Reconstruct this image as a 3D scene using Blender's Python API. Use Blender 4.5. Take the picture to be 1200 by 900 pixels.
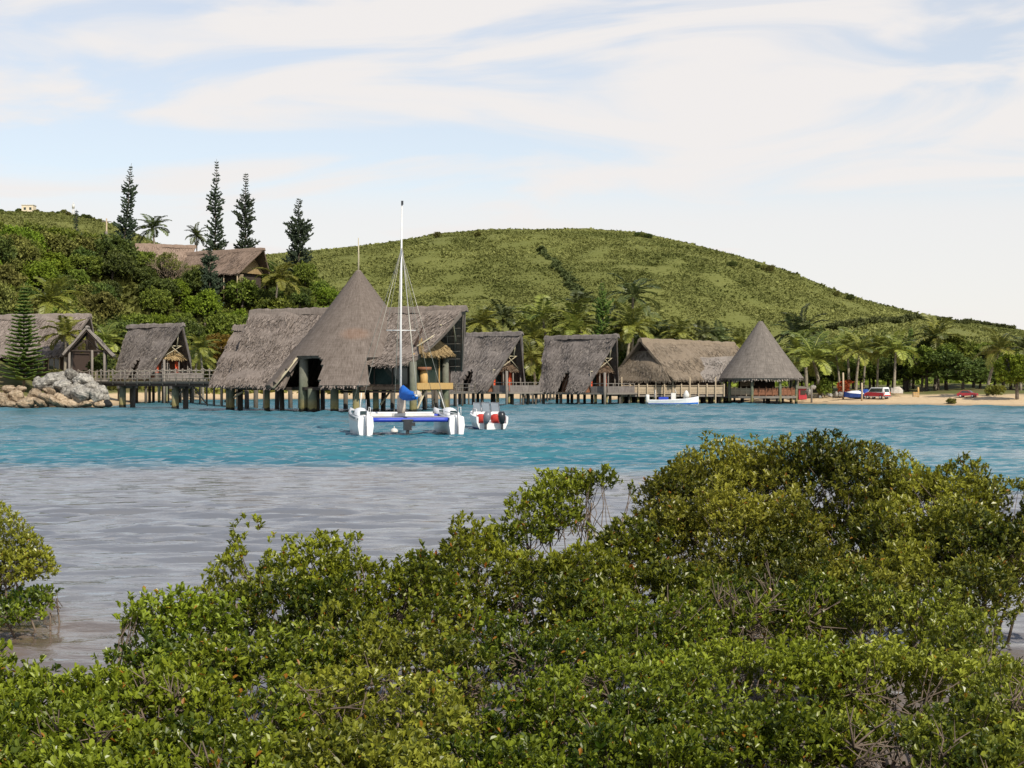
import bpy, math, random
import numpy as np
from math import radians as R, sin, cos, pi
for o in list(bpy.data.objects): bpy.data.objects.remove(o)
SC = bpy.context.scene
C = SC.collection
# ------------------------------------------------------------------ camera, sky, sun, exposure
F, CH, HY = 1793.0, 3.0, 447.0          # focal length in photo pixels, eye height, horizon row
cam = bpy.data.objects.new('camera', bpy.data.cameras.new('camera')); C.objects.link(cam)
cam.location = (0, 0, CH); cam.rotation_euler = (R(90) - math.atan(3 / F), 0, 0)
cam.data.sensor_width = 36; cam.data.lens = 36 * F / 1200
cam.data.clip_start = 0.1; cam.data.clip_end = 9000
SC.camera = cam
SUN_EL, SUN_AZ = 42.0, 148.0            # azimuth clockwise from +Y (the view direction)
sun_dir = np.array([sin(R(SUN_AZ)) * cos(R(SUN_EL)), cos(R(SUN_AZ)) * cos(R(SUN_EL)), sin(R(SUN_EL))])
sun = bpy.data.objects.new('sun', bpy.data.lights.new('sun', 'SUN')); C.objects.link(sun)
sun.data.energy = 4.8; sun.data.angle = R(0.53); sun.data.color = (1.0, 0.93, 0.82)
sun.rotation_euler = (R(90 - SUN_EL), 0, R(180 - SUN_AZ))
SC.view_settings.view_transform = 'Standard'; SC.view_settings.look = 'None'
SC.view_settings.exposure = 0.0; SC.view_settings.gamma = 1.0; SC.view_settings.use_curve_mapping = False
SC.cycles.max_bounces = 6; SC.cycles.transparent_max_bounces = 6; SC.cycles.transmission_bounces = 3
SC.cycles.diffuse_bounces = 3; SC.cycles.glossy_bounces = 3
SC.cycles.sample_clamp_indirect = 6
SC.cycles.use_denoising = True
W = bpy.data.worlds.new('World'); SC.world = W; W.use_nodes = True
def wnodes():
    nt = W.node_tree; N = nt.nodes; L = nt.links; N.clear()
    def n(t, **k):
        x = N.new(t)
        for a, b in k.items(): setattr(x, a, b)
        return x
    def math_(op, a, b=None, clamp=False):
        m = n('ShaderNodeMath', operation=op, use_clamp=clamp)
        for i, v in enumerate((a, b)):
            if v is None: continue
            if isinstance(v, (int, float)): m.inputs[i].default_value = v
            else: L.new(v, m.inputs[i])
        return m.outputs[0]
    out = n('ShaderNodeOutputWorld'); bg = n('ShaderNodeBackground'); bg.inputs['Strength'].default_value = 0.15
    sky = n('ShaderNodeTexSky', sky_type='NISHITA', sun_disc=False, sun_elevation=R(SUN_EL), sun_rotation=R(SUN_AZ))
    sky.air_density = 1.0; sky.dust_density = 0.6; sky.ozone_density = 1.0
    geo = n('ShaderNodeNewGeometry'); sep = n('ShaderNodeSeparateXYZ')
    tc = n('ShaderNodeTexCoord'); L.new(tc.outputs['Generated'], sep.inputs[0])
    X, Y, Z = sep.outputs
    # thin cirrus in bands: bearing and elevation stretched apart, streaks slightly inclined
    zz = math_('MULTIPLY', math_('ADD', Z, math_('MULTIPLY', X, -0.05)), 30.0)
    comb = n('ShaderNodeCombineXYZ')
    L.new(math_('MULTIPLY', X, 6.0), comb.inputs[0]); L.new(zz, comb.inputs[1]); L.new(math_('MULTIPLY', Y, 6.0), comb.inputs[2])
    mp = n('ShaderNodeMapping'); mp.inputs['Location'].default_value = SKY_OFF; L.new(comb.outputs[0], mp.inputs[0])
    nz = n('ShaderNodeTexNoise'); nz.inputs['Scale'].default_value = 0.72; nz.inputs['Detail'].default_value = 7
    nz.inputs['Roughness'].default_value = 0.5; nz.inputs['Distortion'].default_value = 1.1
    L.new(mp.outputs[0], nz.inputs['Vector'])
    cr = n('ShaderNodeMapRange', interpolation_type='SMOOTHSTEP'); L.new(nz.outputs['Fac'], cr.inputs[0])
    cr.inputs[1].default_value = 0.38; cr.inputs[2].default_value = 0.60; cr.inputs[3].default_value = 0.48; cr.inputs[4].default_value = 0.97
    # the veil thickens to a closed white sheet low down and thins out overhead
    low = n('ShaderNodeMapRange', interpolation_type='SMOOTHSTEP'); L.new(Z, low.inputs[0])
    low.inputs[1].default_value = 0.10; low.inputs[2].default_value = 0.165; low.inputs[3].default_value = 0.85; low.inputs[4].default_value = 0.0
    high = n('ShaderNodeMapRange', interpolation_type='SMOOTHSTEP'); L.new(Z, high.inputs[0])
    high.inputs[1].default_value = 0.25; high.inputs[2].default_value = 0.6; high.inputs[3].default_value = 1.0; high.inputs[4].default_value = 0.12
    fac = math_('MULTIPLY', math_('MAXIMUM', cr.outputs[0], low.outputs[0]), high.outputs[0])
    mix = n('ShaderNodeMix', data_type='RGBA'); L.new(fac, mix.inputs['Factor'])
    L.new(sky.outputs[0], mix.inputs['A']); mix.inputs['B'].default_value = (5.95, 5.72, 5.6, 1)
    L.new(mix.outputs['Result'], bg.inputs['Color']); L.new(bg.outputs[0], out.inputs['Surface'])
SKY_OFF = (3.3, 0.4, 1.7)
wnodes()
# ------------------------------------------------------------------ helpers
rng = np.random.default_rng(11); random.seed(5)
def tag(o, label=None, cat=None, group=None, kind=None):
    if label: o['label'] = label
    if cat: o['category'] = cat
    if group: o['group'] = group
    if kind: o['kind'] = kind
    return o
def thing(name, label, cat, loc=(0, 0, 0), rotz=0.0, group=None):
    o = bpy.data.objects.new(name, None); C.objects.link(o); o.empty_display_size = 0.3
    o.location = tuple(float(v) for v in loc); o.rotation_euler = (0, 0, rotz)
    return tag(o, label, cat, group)
def copy_tree(o, parent=None):
    c = o.copy(); C.objects.link(c)
    if parent is not None: c.parent = parent
    for ch in list(o.children): copy_tree(ch, c)
    return c
def at(px, py, D): return np.array([(px - 600) / F * D, D, CH + (HY - py) / F * D])
def px2x(px, D): return (px - 600) / F * D
def zat(py, D): return CH + (HY - py) / F * D
def unit(v):
    v = np.asarray(v, float); return v / np.maximum(np.linalg.norm(v, axis=-1, keepdims=True), 1e-9)
def rz(P, a):
    P = np.asarray(P, float); c, s = cos(a), sin(a)
    return np.stack([P[..., 0] * c - P[..., 1] * s, P[..., 0] * s + P[..., 1] * c, P[..., 2]], -1)
class MB:
    """collects geometry of ONE part"""
    def __init__(s): s.V = []; s.F = []; s.T = []; s.U = []; s.n = 0; s.S = []
    def add(s, V, F, tone=0.5, uv=None, smooth=False, mi=0):
        V = np.asarray(V, float).reshape(-1, 3); k = len(V)
        t = np.full(k, tone) if np.isscalar(tone) else np.asarray(tone, float)
        if uv is None: uv = V[:, [0, 2]] + V[:, [1, 1]] * [0.7, 0.0]
        s.V.append(V); s.T.append(t); s.U.append(uv)
        if isinstance(F, np.ndarray): F = [F]
        for f in F:
            f = np.atleast_2d(np.asarray(f, int))
            s.F.append((f + s.n, smooth, mi))
        s.n += k
    def xf(s, fn):
        s.V = [fn(v) for v in s.V]; return s
    def box(s, c, size, rot=0.0, **k):
        h = np.array(size) / 2.0
        P = np.array([[x, y, z] for z in (-1, 1) for y in (-1, 1) for x in (-1, 1)]) * h
        if rot: P = rz(P, rot)
        s.add(P + np.array(c), np.array([[0, 2, 3, 1], [4, 5, 7, 6], [0, 1, 5, 4], [2, 6, 7, 3], [0, 4, 6, 2], [1, 3, 7, 5]]), **k)
    def bar(s, a, b, w, h, **k):
        a, b = np.array(a, float), np.array(b, float); d = unit(b - a)
        up = np.array([0, 0, 1.0]) if abs(d[2]) < .95 else np.array([1.0, 0, 0])
        x = unit(np.cross(d, up)) * w / 2; y = unit(np.cross(x, d)) * h / 2
        P = [p + i * x + j * y for p in (a, b) for i, j in ((-1, -1), (1, -1), (1, 1), (-1, 1))]
        s.add(P, np.array([[0, 3, 2, 1], [4, 5, 6, 7], [0, 1, 5, 4], [1, 2, 6, 5], [2, 3, 7, 6], [3, 0, 4, 7]]), **k)
    def tube(s, pts, rad, n=6, cap=True, smooth=True, **k):
        pts = np.asarray(pts, float); m = len(pts); rad = np.broadcast_to(np.asarray(rad, float), (m,))
        d = np.gradient(pts, axis=0); d = unit(d)
        up = np.where(np.abs(d[:, 2:3]) < .9, [[0, 0, 1.0]], [[1.0, 0, 0]])
        x = unit(np.cross(d, up)); y = np.cross(d, x)
        a = np.arange(n) * 2 * pi / n
        V = (pts[:, None] + (x[:, None] * np.cos(a)[None, :, None] + y[:, None] * np.sin(a)[None, :, None]) * rad[:, None, None]).reshape(-1, 3)
        i = np.arange(m - 1)[:, None] * n; j = np.arange(n)[None]; j2 = (j + 1) % n
        Fq = np.stack([i + j, i + j2, i + n + j2, i + n + j], -1).reshape(-1, 4)
        fs = [Fq]
        if cap: fs += [np.arange(n)[::-1][None], (np.arange(n) + (m - 1) * n)[None]]
        s.add(V, fs, smooth=smooth, **k)
    def loft(s, rings, cap=True, closed=True, smooth=True, **k):
        Rr = np.asarray(rings, float); m, n = Rr.shape[:2]
        i = np.arange(m - 1)[:, None] * n; j = np.arange(n if closed else n - 1)[None]; j2 = (j + 1) % n
        fs = [np.stack([i + j, i + j2, i + n + j2, i + n + j], -1).reshape(-1, 4)]
        if cap: fs += [np.arange(n)[::-1][None], (np.arange(n) + (m - 1) * n)[None]]
        s.add(Rr.reshape(-1, 3), fs, smooth=smooth, **k)
    def ball(s, c, r, nu=12, nv=8, lump=0.0, seed=0, **k):
        r = np.broadcast_to(np.asarray(r, float), (3,))
        th = np.linspace(0, pi, nv + 1); ph = np.arange(nu) * 2 * pi / nu
        D = np.stack([np.outer(np.sin(th), np.cos(ph)), np.outer(np.sin(th), np.sin(ph)), np.outer(np.cos(th), np.ones(nu))], -1)
        if lump: D = D * (1 + lump * snoise(D * 2.2 + seed * 7.3)[..., None])
        s.loft(D * r + np.array(c), cap=False, **k)
    def poly(s, P, **k): s.add(P, np.arange(len(P))[None], **k)
    def prism(s, P, off, **k):
        P = np.asarray(P, float); n = len(P); Q = P + np.array(off)
        j = np.arange(n); j2 = (j + 1) % n
        s.add(np.concatenate([P, Q]), [np.arange(n)[::-1][None], (np.arange(n) + n)[None], np.stack([j, j2, j2 + n, j + n], -1)], **k)
    def build(s, name, mats, parent=None, loc=None, label=None):
        me = bpy.data.meshes.new(name)
        V = np.concatenate(s.V); T = np.concatenate(s.T); U = np.concatenate(s.U)
        idx = np.concatenate([f.ravel() for f, _, _ in s.F]); tot = np.concatenate([np.full(len(f), f.shape[1]) for f, _, _ in s.F])
        sm = np.concatenate([np.full(len(f), q) for f, q, _ in s.F]); mi = np.concatenate([np.full(len(f), q) for f, _, q in s.F])
        me.vertices.add(len(V)); me.vertices.foreach_set('co', V.astype(np.float32).ravel())
        me.loops.add(len(idx)); me.loops.foreach_set('vertex_index', idx.astype(np.int32))
        me.polygons.add(len(tot)); st = np.concatenate([[0], np.cumsum(tot)[:-1]])
        me.polygons.foreach_set('loop_start', st.astype(np.int32)); me.polygons.foreach_set('loop_total', tot.astype(np.int32))
        me.polygons.foreach_set('use_smooth', sm.astype(bool)); me.polygons.foreach_set('material_index', mi.astype(np.int32))
        a = me.attributes.new('tone', 'FLOAT', 'POINT'); a.data.foreach_set('value', T.astype(np.float32))
        u = me.uv_layers.new(name='UVMap'); u.data.foreach_set('uv', U[idx].astype(np.float32).ravel())
        me.update(calc_edges=True); me.validate()
        for m in (mats if isinstance(mats, (list, tuple)) else [mats]): me.materials.append(m)
        o = bpy.data.objects.new(name, me); C.objects.link(o)
        if parent is not None: o.parent = parent
        if loc is not None: o.location = tuple(float(v) for v in loc)
        if label: o['label'] = label
        return o
_nd = np.random.default_rng(3); _K = unit(_nd.normal(size=(24, 3))) * _nd.uniform(0.6, 2.6, (24, 1)); _PH = _nd.uniform(0, 6.28, 24)
def snoise(P):
    """cheap smooth noise, about -1..1"""
    P = np.asarray(P, float); q = np.zeros(P.shape[:-1])
    for k, p in zip(_K, _PH): q += np.sin(P @ k * 2.0 + p)
    return q / 4.2
# ------------------------------------------------------------------ materials
def mat(name):
    m = bpy.data.materials.new(name); m.use_nodes = True; N = m.node_tree.nodes; N.clear()
    out = N.new('ShaderNodeOutputMaterial'); return m, N, m.node_tree.links, out
def nd(N, t, **k):
    x = N.new(t)
    for a, b in k.items(): setattr(x, a, b)
    return x
def ramp(N, L, fac, stops):
    r = N.new('ShaderNodeValToRGB'); e = r.color_ramp.elements
    while len(e) > 1: e.remove(e[-1])
    e[0].position = stops[0][0]; e[0].color = (*stops[0][1], 1)
    for p, c in stops[1:]:
        q = e.new(p); q.color = (*c, 1)
    L.new(fac, r.inputs[0]); return r.outputs[0]
def mth(N, L, op, a, b=None, clamp=False):
    m = N.new('ShaderNodeMath'); m.operation = op; m.use_clamp = clamp
    for i, v in enumerate((a, b)):
        if v is None: continue
        if isinstance(v, (int, float)): m.inputs[i].default_value = v
        else: L.new(v, m.inputs[i])
    return m.outputs[0]
def noise(N, L, vec, scale, detail=4, rough=0.55, dist=0.0):
    x = N.new('ShaderNodeTexNoise'); x.inputs['Scale'].default_value = scale; x.inputs['Detail'].default_value = detail
    x.inputs['Roughness'].default_value = rough; x.inputs['Distortion'].default_value = dist
    if vec is not None: L.new(vec, x.inputs['Vector'])
    return x.outputs['Fac']
def mapping(N, L, vec, sc=(1, 1, 1), loc=(0, 0, 0)):
    m = N.new('ShaderNodeMapping'); m.inputs['Scale'].default_value = sc; m.inputs['Location'].default_value = loc
    L.new(vec, m.inputs[0]); return m.outputs[0]
def mixc(N, L, fac, a, b, mode='MIX'):
    m = N.new('ShaderNodeMix'); m.data_type = 'RGBA'; m.blend_type = mode
    for nme, v in (('Factor', fac), ('A', a), ('B', b)):
        if isinstance(v, (int, float)): m.inputs[nme].default_value = v
        elif isinstance(v, tuple): m.inputs[nme].default_value = (*v, 1)
        else: L.new(v, m.inputs[nme])
    return m.outputs['Result']
def rng_map(N, L, v, a, b, c, d, smooth=True):
    m = N.new('ShaderNodeMapRange'); m.interpolation_type = 'SMOOTHSTEP' if smooth else 'LINEAR'
    for i, q in enumerate((a, b, c, d)): m.inputs[i + 1].default_value = q
    L.new(v, m.inputs[0]); return m.outputs[0]
def bump(N, L, h, strength=0.5, dist=0.05):
    b = N.new('ShaderNodeBump'); b.inputs['Strength'].default_value = strength; b.inputs['Distance'].default_value = dist
    L.new(h, b.inputs['Height']); return b.outputs[0]
def bsdf(N, L, out, color, rough=0.7, spec=0.3, metal=0.0, normal=None):
    p = N.new('ShaderNodeBsdfPrincipled')
    if isinstance(color, tuple): p.inputs['Base Color'].default_value = (*color, 1)
    else: L.new(color, p.inputs['Base Color'])
    if isinstance(rough, (int, float)): p.inputs['Roughness'].default_value = rough
    else: L.new(rough, p.inputs['Roughness'])
    p.inputs['Specular IOR Level'].default_value = spec; p.inputs['Metallic'].default_value = metal
    if normal is not None: L.new(normal, p.inputs['Normal'])
    L.new(p.outputs[0], out.inputs['Surface']); return p
def m_foliage(name, dark, light, odd=(0.28, 0.11, 0.02), spec=0.35, rough=0.42, trans=0.22, var=0.25):
    m, N, L, out = mat(name)
    at_ = nd(N, 'ShaderNodeAttribute', attribute_name='tone')
    c = ramp(N, L, at_.outputs['Fac'], [(0.0, dark), (0.8, light), (0.93, tuple(min(1, v * 1.25) for v in light)), (0.96, odd), (1.0, odd)])
    oi = nd(N, 'ShaderNodeObjectInfo')
    hs = nd(N, 'ShaderNodeHueSaturation'); L.new(c, hs.inputs['Color'])
    L.new(rng_map(N, L, oi.outputs['Random'], 0, 1, 1 - var, 1 + var, False), hs.inputs['Value'])
    L.new(rng_map(N, L, oi.outputs['Random'], 0, 1, 0.485, 0.515, False), hs.inputs['Hue'])
    p = bsdf(N, L, out, hs.outputs[0], rough, spec)
    tr = nd(N, 'ShaderNodeBsdfTranslucent'); L.new(hs.outputs[0], tr.inputs['Color'])
    mx = nd(N, 'ShaderNodeMixShader'); mx.inputs[0].default_value = trans
    L.new(p.outputs[0], mx.inputs[1]); L.new(tr.outputs[0], mx.inputs[2]); L.new(mx.outputs[0], out.inputs['Surface'])
    return m
def m_plain(name, col, rough=0.6, spec=0.3, metal=0.0, var=0.25, scale=3.0, bmp=0.0):
    m, N, L, out = mat(name)
    tc = nd(N, 'ShaderNodeTexCoord'); f = noise(N, L, tc.outputs['Object'], scale, 5, 0.6)
    c = ramp(N, L, f, [(0.3, tuple(v * (1 - var) for v in col)), (0.7, tuple(min(1, v * (1 + var)) for v in col))])
    bsdf(N, L, out, c, rough, spec, metal, bump(N, L, f, bmp, 0.03) if bmp else None); return m
def m_wood(name, col, var=0.35, rough=0.8):
    m, N, L, out = mat(name)
    tc = nd(N, 'ShaderNodeTexCoord'); v = mapping(N, L, tc.outputs['Object'], (6, 6, 1.2)); f = noise(N, L, v, 2.0, 6, 0.65)
    at_ = nd(N, 'ShaderNodeAttribute', attribute_name='tone')
    g = mth(N, L, 'ADD', f, mth(N, L, 'MULTIPLY', mth(N, L, 'SUBTRACT', at_.outputs['Fac'], 0.5), 0.8))
    c = ramp(N, L, g, [(0.25, tuple(v * (1 - var) for v in col)), (0.5, col), (0.8, tuple(min(1, v * (1 + var)) for v in col))])
    bsdf(N, L, out, c, rough, 0.2, 0, bump(N, L, f, 0.4, 0.02)); return m
def m_thatch(name, dark, mid, light, patch=None):
    m, N, L, out = mat(name)
    uv = nd(N, 'ShaderNodeUVMap', uv_map='UVMap'); tc = nd(N, 'ShaderNodeTexCoord')
    s1 = noise(N, L, mapping(N, L, uv.outputs[0], (7.0, 0.9, 1)), 1.3, 6, 0.65, 0.3)
    s2 = noise(N, L, mapping(N, L, uv.outputs[0], (1.6, 0.7, 1)), 0.8, 4, 0.6)
    rows = noise(N, L, mapping(N, L, uv.outputs[0], (0.8, 5.0, 1)), 0.9, 3, 0.5)
    at_ = nd(N, 'ShaderNodeAttribute', attribute_name='tone')
    f = mth(N, L, 'ADD', mth(N, L, 'MULTIPLY', s1, 0.55), mth(N, L, 'MULTIPLY', s2, 0.25))
    f = mth(N, L, 'ADD', f, mth(N, L, 'MULTIPLY', rows, 0.2))
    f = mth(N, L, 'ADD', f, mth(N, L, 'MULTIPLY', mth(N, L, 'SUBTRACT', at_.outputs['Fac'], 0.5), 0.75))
    c = ramp(N, L, f, [(0.22, dark), (0.5, mid), (0.78, light)])
    if patch is not None:
        (pc, pr, pcol) = patch
        v = nd(N, 'ShaderNodeVectorMath', operation='SUBTRACT'); L.new(tc.outputs['Object'], v.inputs[0]); v.inputs[1].default_value = pc
        v2 = nd(N, 'ShaderNodeVectorMath', operation='DIVIDE'); L.new(v.outputs[0], v2.inputs[0]); v2.inputs[1].default_value = pr
        ln = nd(N, 'ShaderNodeVectorMath', operation='LENGTH'); L.new(v2.outputs[0], ln.inputs[0])
        ff = mth(N, L, 'ADD', ln.outputs['Value'], mth(N, L, 'MULTIPLY', s1, 0.6))
        c = mixc(N, L, rng_map(N, L, ff, 0.75, 1.5, 0.22, 0.0), c, pcol)
    oi = nd(N, 'ShaderNodeObjectInfo'); hs = nd(N, 'ShaderNodeHueSaturation'); L.new(c, hs.inputs['Color'])
    L.new(rng_map(N, L, oi.outputs['Random'], 0, 1, 0.88, 1.12, False), hs.inputs['Value'])
    bsdf(N, L, out, hs.outputs[0], 0.9, 0.12, 0, bump(N, L, s1, 0.7, 0.08)); return m
def m_pile(name):
    m, N, L, out = mat(name)
    geo = nd(N, 'ShaderNodeNewGeometry'); sp = nd(N, 'ShaderNodeSeparateXYZ'); L.new(geo.outputs['Position'], sp.inputs[0])
    f = noise(N, L, geo.outputs['Position'], 2.5, 5, 0.6)
    z = mth(N, L, 'ADD', sp.outputs[2], mth(N, L, 'MULTIPLY', mth(N, L, 'SUBTRACT', f, 0.5), 0.5))
    c = ramp(N, L, mth(N, L, 'MULTIPLY', z, 0.25), [(0.0, (.03, .028, .022)), (0.07, (.05, .045, .03)), (0.10, (.30, .25, .10)), (0.26, (.26, .23, .12)), (0.34, (.15, .17, .11)), (0.9, (.17, .17, .13))])
    c = mixc(N, L, 0.6, c, ramp(N, L, f, [(0.3, (.45, .45, .45)), (0.7, (1, 1, 1))]), 'MULTIPLY')
    bsdf(N, L, out, c, 0.85, 0.2, 0, bump(N, L, f, 0.3, 0.03)); return m
def m_rock(name, a, b, dark):
    m, N, L, out = mat(name)
    tc = nd(N, 'ShaderNodeTexCoord'); oi = nd(N, 'ShaderNodeObjectInfo')
    f = noise(N, L, tc.outputs['Object'], 2.2, 8, 0.65); g = noise(N, L, tc.outputs['Object'], 6.0, 6, 0.7)
    c = ramp(N, L, f, [(0.32, dark), (0.45, a), (0.7, b)])
    c = mixc(N, L, rng_map(N, L, g, 0.52, 0.62, 0, 0.75), c, dark)
    geo = nd(N, 'ShaderNodeNewGeometry'); sp = nd(N, 'ShaderNodeSeparateXYZ'); L.new(geo.outputs['Position'], sp.inputs[0])
    c = mixc(N, L, rng_map(N, L, mth(N, L, 'ADD', sp.outputs[2], mth(N, L, 'MULTIPLY', f, -.5)), -.05, .22, .8, 0), c, (.05, .045, .035))
    hs = nd(N, 'ShaderNodeHueSaturation'); L.new(c, hs.inputs['Color']); L.new(rng_map(N, L, oi.outputs['Random'], 0, 1, 0.7, 1.2, False), hs.inputs['Value'])
    bsdf(N, L, out, hs.outputs[0], 0.9, 0.2, 0, bump(N, L, g, 0.8, 0.12)); return m
M = {}
M['mangrove'] = m_foliage('mangrove leaf', (.028, .050, .003), (.225, .260, .020), (.32, .13, .015), 0.38, 0.34, 0.30, 0.12)
M['mangrove2'] = m_foliage('olive mangrove leaf', (.036, .052, .004), (.275, .280, .030), (.32, .16, .02), 0.38, 0.34, 0.30, 0.1)
M['twig'] = m_plain('grey twig', (.15, .115, .085), 0.85, 0.15, 0, 0.35, 8)
M['scrub'] = m_foliage('hill scrub', (.140, .150, .040), (.208, .210, .062), (.22, .17, .08), 0.15, 0.7, 0.15, 0.0)
M['scrubdark'] = m_foliage('gully shrub', (.06, .075, .026), (.13, .15, .05), (.13, .15, .05), 0.15, 0.7, 0.12, 0.1)
M['tree_bright'] = m_foliage('bright tree leaf', (.10, .15, .014), (.26, .34, .03), (.26, .34, .03), 0.2, 0.6, 0.25, 0.15)
M['tree_mid'] = m_foliage('green tree leaf', (.068, .10, .014), (.225, .27, .036), (.225, .27, .036), 0.25, 0.6, 0.2, 0.25)
M['tree_dark'] = m_foliage('dark tree leaf', (.042, .066, .015), (.145, .185, .036), (.145, .185, .036), 0.25, 0.55, 0.18, 0.25)
M['tree_olive'] = m_foliage('olive tree leaf', (.085, .09, .02), (.25, .25, .06), (.25, .19, .06), 0.2, 0.65, 0.2, 0.2)
M['tree_gold'] = m_foliage('gold tree leaf', (.09, .065, .012), (.25, .17, .025), (.25, .13, .02), 0.2, 0.6, 0.25, 0.1)
M['tree_flame'] = m_foliage('flame flower', (.16, .05, .015), (.48, .10, .025), (.48, .09, .02), 0.2, 0.6, 0.2, 0.05)
M['palm'] = m_foliage('palm leaf', (.08, .105, .02), (.34, .35, .066), (.40, .32, .08), 0.45, 0.42, 0.22, 0.25)
M['palm_dark'] = m_foliage('dark palm leaf', (.04, .058, .02), (.17, .195, .055), (.2, .16, .06), 0.45, 0.45, 0.18, 0.2)
M['palm_yellow'] = m_foliage('yellow palm leaf', (.10, .115, .018), (.28, .27, .045), (.40, .27, .05), 0.4, 0.45, 0.25, 0.12)
M['pine'] = m_foliage('column pine foliage', (.018, .03, .018), (.05, .07, .036), (.05, .07, .036), 0.2, 0.65, 0.08, 0.15)
M['pine_green'] = m_foliage('young pine foliage', (.035, .07, .016), (.12, .19, .032), (.12, .19, .032), 0.2, 0.6, 0.12, 0.1)
M['bark'] = m_plain('bark', (.14, .115, .09), 0.9, 0.1, 0, 0.4, 5, 0.4)
M['palebark'] = m_plain('pale dry bark', (.30, .23, .16), 0.9, 0.1, 0, 0.3, 3, 0.3)
M['palmbark'] = m_plain('palm trunk', (.26, .225, .17), 0.9, 0.1, 0, 0.35, 2.5, 0.4)
M['thatch_grey'] = m_thatch('weathered grey thatch', (.062, .053, .049), (.185, .160, .142), (.35, .305, .265))
M['thatch_hall'] = m_thatch('brown thatch', (.085, .066, .052), (.215, .178, .150), (.35, .29, .245), ((0.2, -5.6, 7.7), (1.7, 2.0, 0.7), (.30, .15, .08)))
M['thatch_new'] = m_thatch('tan thatch', (.09, .07, .05), (.235, .185, .13), (.35, .29, .22))
M['thatch_pav'] = m_thatch('grey conical thatch', (.095, .082, .07), (.27, .235, .20), (.42, .375, .33))
M['thatch_house'] = m_thatch('pinkish thatch', (.09, .065, .048), (.25, .18, .135), (.38, .29, .22))
M['straw'] = m_thatch('golden straw', (.13, .085, .035), (.32, .225, .11), (.48, .36, .19))
M['weave'] = m_thatch('woven bark wall', (.06, .04, .028), (.17, .115, .075), (.26, .19, .13))
M['wood_grey'] = m_wood('weathered timber', (.20, .175, .145))
M['wood_dark'] = m_wood('dark timber', (.055, .042, .033))
M['wood_brown'] = m_wood('red brown timber', (.22, .10, .055))
M['wood_new'] = m_wood('yellow timber', (.50, .32, .12), 0.25, 0.6)
M['wood_pale'] = m_wood('pale boards', (.42, .33, .22), 0.25, 0.7)
M['bamboo'] = m_wood('bamboo pole', (.46, .40, .27), 0.25, 0.55)
M['pile'] = m_pile('pile')
M['pilewood'] = m_wood('dark pile', (.10, .088, .07))
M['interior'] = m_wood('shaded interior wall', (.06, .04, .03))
M['curtain'] = m_plain('red curtain', (.62, .10, .04), 0.8, 0.1, 0, 0.2, 4)
M['glass'] = m_plain('dark window glass', (.03, .045, .04), 0.06, 0.7, 0, 0.3, 0.6)
M['white'] = m_plain('white gelcoat', (.78, .78, .76), 0.25, 0.5, 0, 0.06, 1.5)
M['offwhite'] = m_plain('worn white paint', (.66, .64, .58), 0.5, 0.4, 0, 0.15, 2)
M['bluehull'] = m_plain('blue antifoul', (.02, .06, .25), 0.4, 0.4)
M['bluetarp'] = m_plain('blue sail cover', (.015, .13, .50), 0.75, 0.2, 0, 0.15, 4, 0.3)
M['bluebeam'] = m_plain('blue beam paint', (.03, .06, .42), 0.4, 0.4, 0, 0.15, 2)
M['alu'] = m_plain('aluminium spar', (.72, .71, .68), 0.4, 0.5, 0.15, 0.08, 1)
M['wire'] = m_plain('rigging wire', (.42, .40, .33), 0.4, 0.5, 0.3, 0.1, 1)
M['black'] = m_plain('black outboard paint', (.025, .027, .03), 0.3, 0.5, 0, 0.3, 4)
M['greymotor'] = m_plain('grey outboard paint', (.16, .17, .19), 0.3, 0.5, 0, 0.2, 4)
M['net'] = m_plain('trampoline net', (.30, .30, .32), 0.8, 0.1, 0, 0.3, 9)
M['canvas'] = m_plain('beige canvas', (.50, .44, .36), 0.85, 0.1, 0, 0.2, 5, 0.3)
M['redcover'] = m_plain('red vinyl', (.50, .05, .035), 0.45, 0.4, 0, 0.2, 4)
M['carred'] = m_plain('red car paint', (.42, .04, .05), 0.25, 0.5, 0, 0.1, 2)
M['rubber'] = m_plain('black rubber', (.02, .02, .02), 0.7, 0.2)
M['lens'] = m_plain('lamp lens', (.6, .06, .04), 0.2, 0.5)
M['stone'] = m_rock('pale limestone', (.27, .25, .215), (.50, .47, .40), (.075, .07, .06))
M['tanstone'] = m_rock('tan sandstone', (.30, .225, .145), (.54, .43, .30), (.14, .10, .065))
M['cream'] = m_plain('cream render', (.72, .62, .45), 0.8, 0.2, 0, 0.1, 1)
M['rope'] = m_plain('rope', (.40, .34, .26), 0.9, 0.1, 0, 0.2, 8)
M['wscreen'] = m_plain('clear screen', (.17, .20, .22), 0.08, 0.6, 0, 0.15, 1)
# ------------------------------------------------------------------ terrain: one sheet, sea bed to hilltops
SHORE = np.array([(-900, 150), (-90, 171), (-53, 173), (-47, 176), (-50, 200), (-54, 225), (-52, 250), (-40, 258), (0, 258), (14, 250),
                  (24, 232), (31, 217), (38, 206.5), (60, 182), (100, 163), (900, 120), (6000, 120), (6000, 7000), (-6000, 7000), (-6000, 150)], float)
def shore_dist(x, y):
    x = np.asarray(x, float); y = np.asarray(y, float)
    d2 = np.full(x.shape, 1e12); ins = np.zeros(x.shape, bool); n = len(SHORE)
    for i in range(n):
        a, b = SHORE[i], SHORE[(i + 1) % n]; e = b - a
        t = np.clip(((x - a[0]) * e[0] + (y - a[1]) * e[1]) / (e @ e), 0, 1)
        d2 = np.minimum(d2, (x - a[0] - t * e[0]) ** 2 + (y - a[1] - t * e[1]) ** 2)
        if a[1] != b[1]:
            c = (a[1] > y) != (b[1] > y)
            ins ^= c & (x < (b[0] - a[0]) * (y - a[1]) / (b[1] - a[1]) + a[0])
    d = np.sqrt(d2); return np.where(ins, d, -d)
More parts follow.
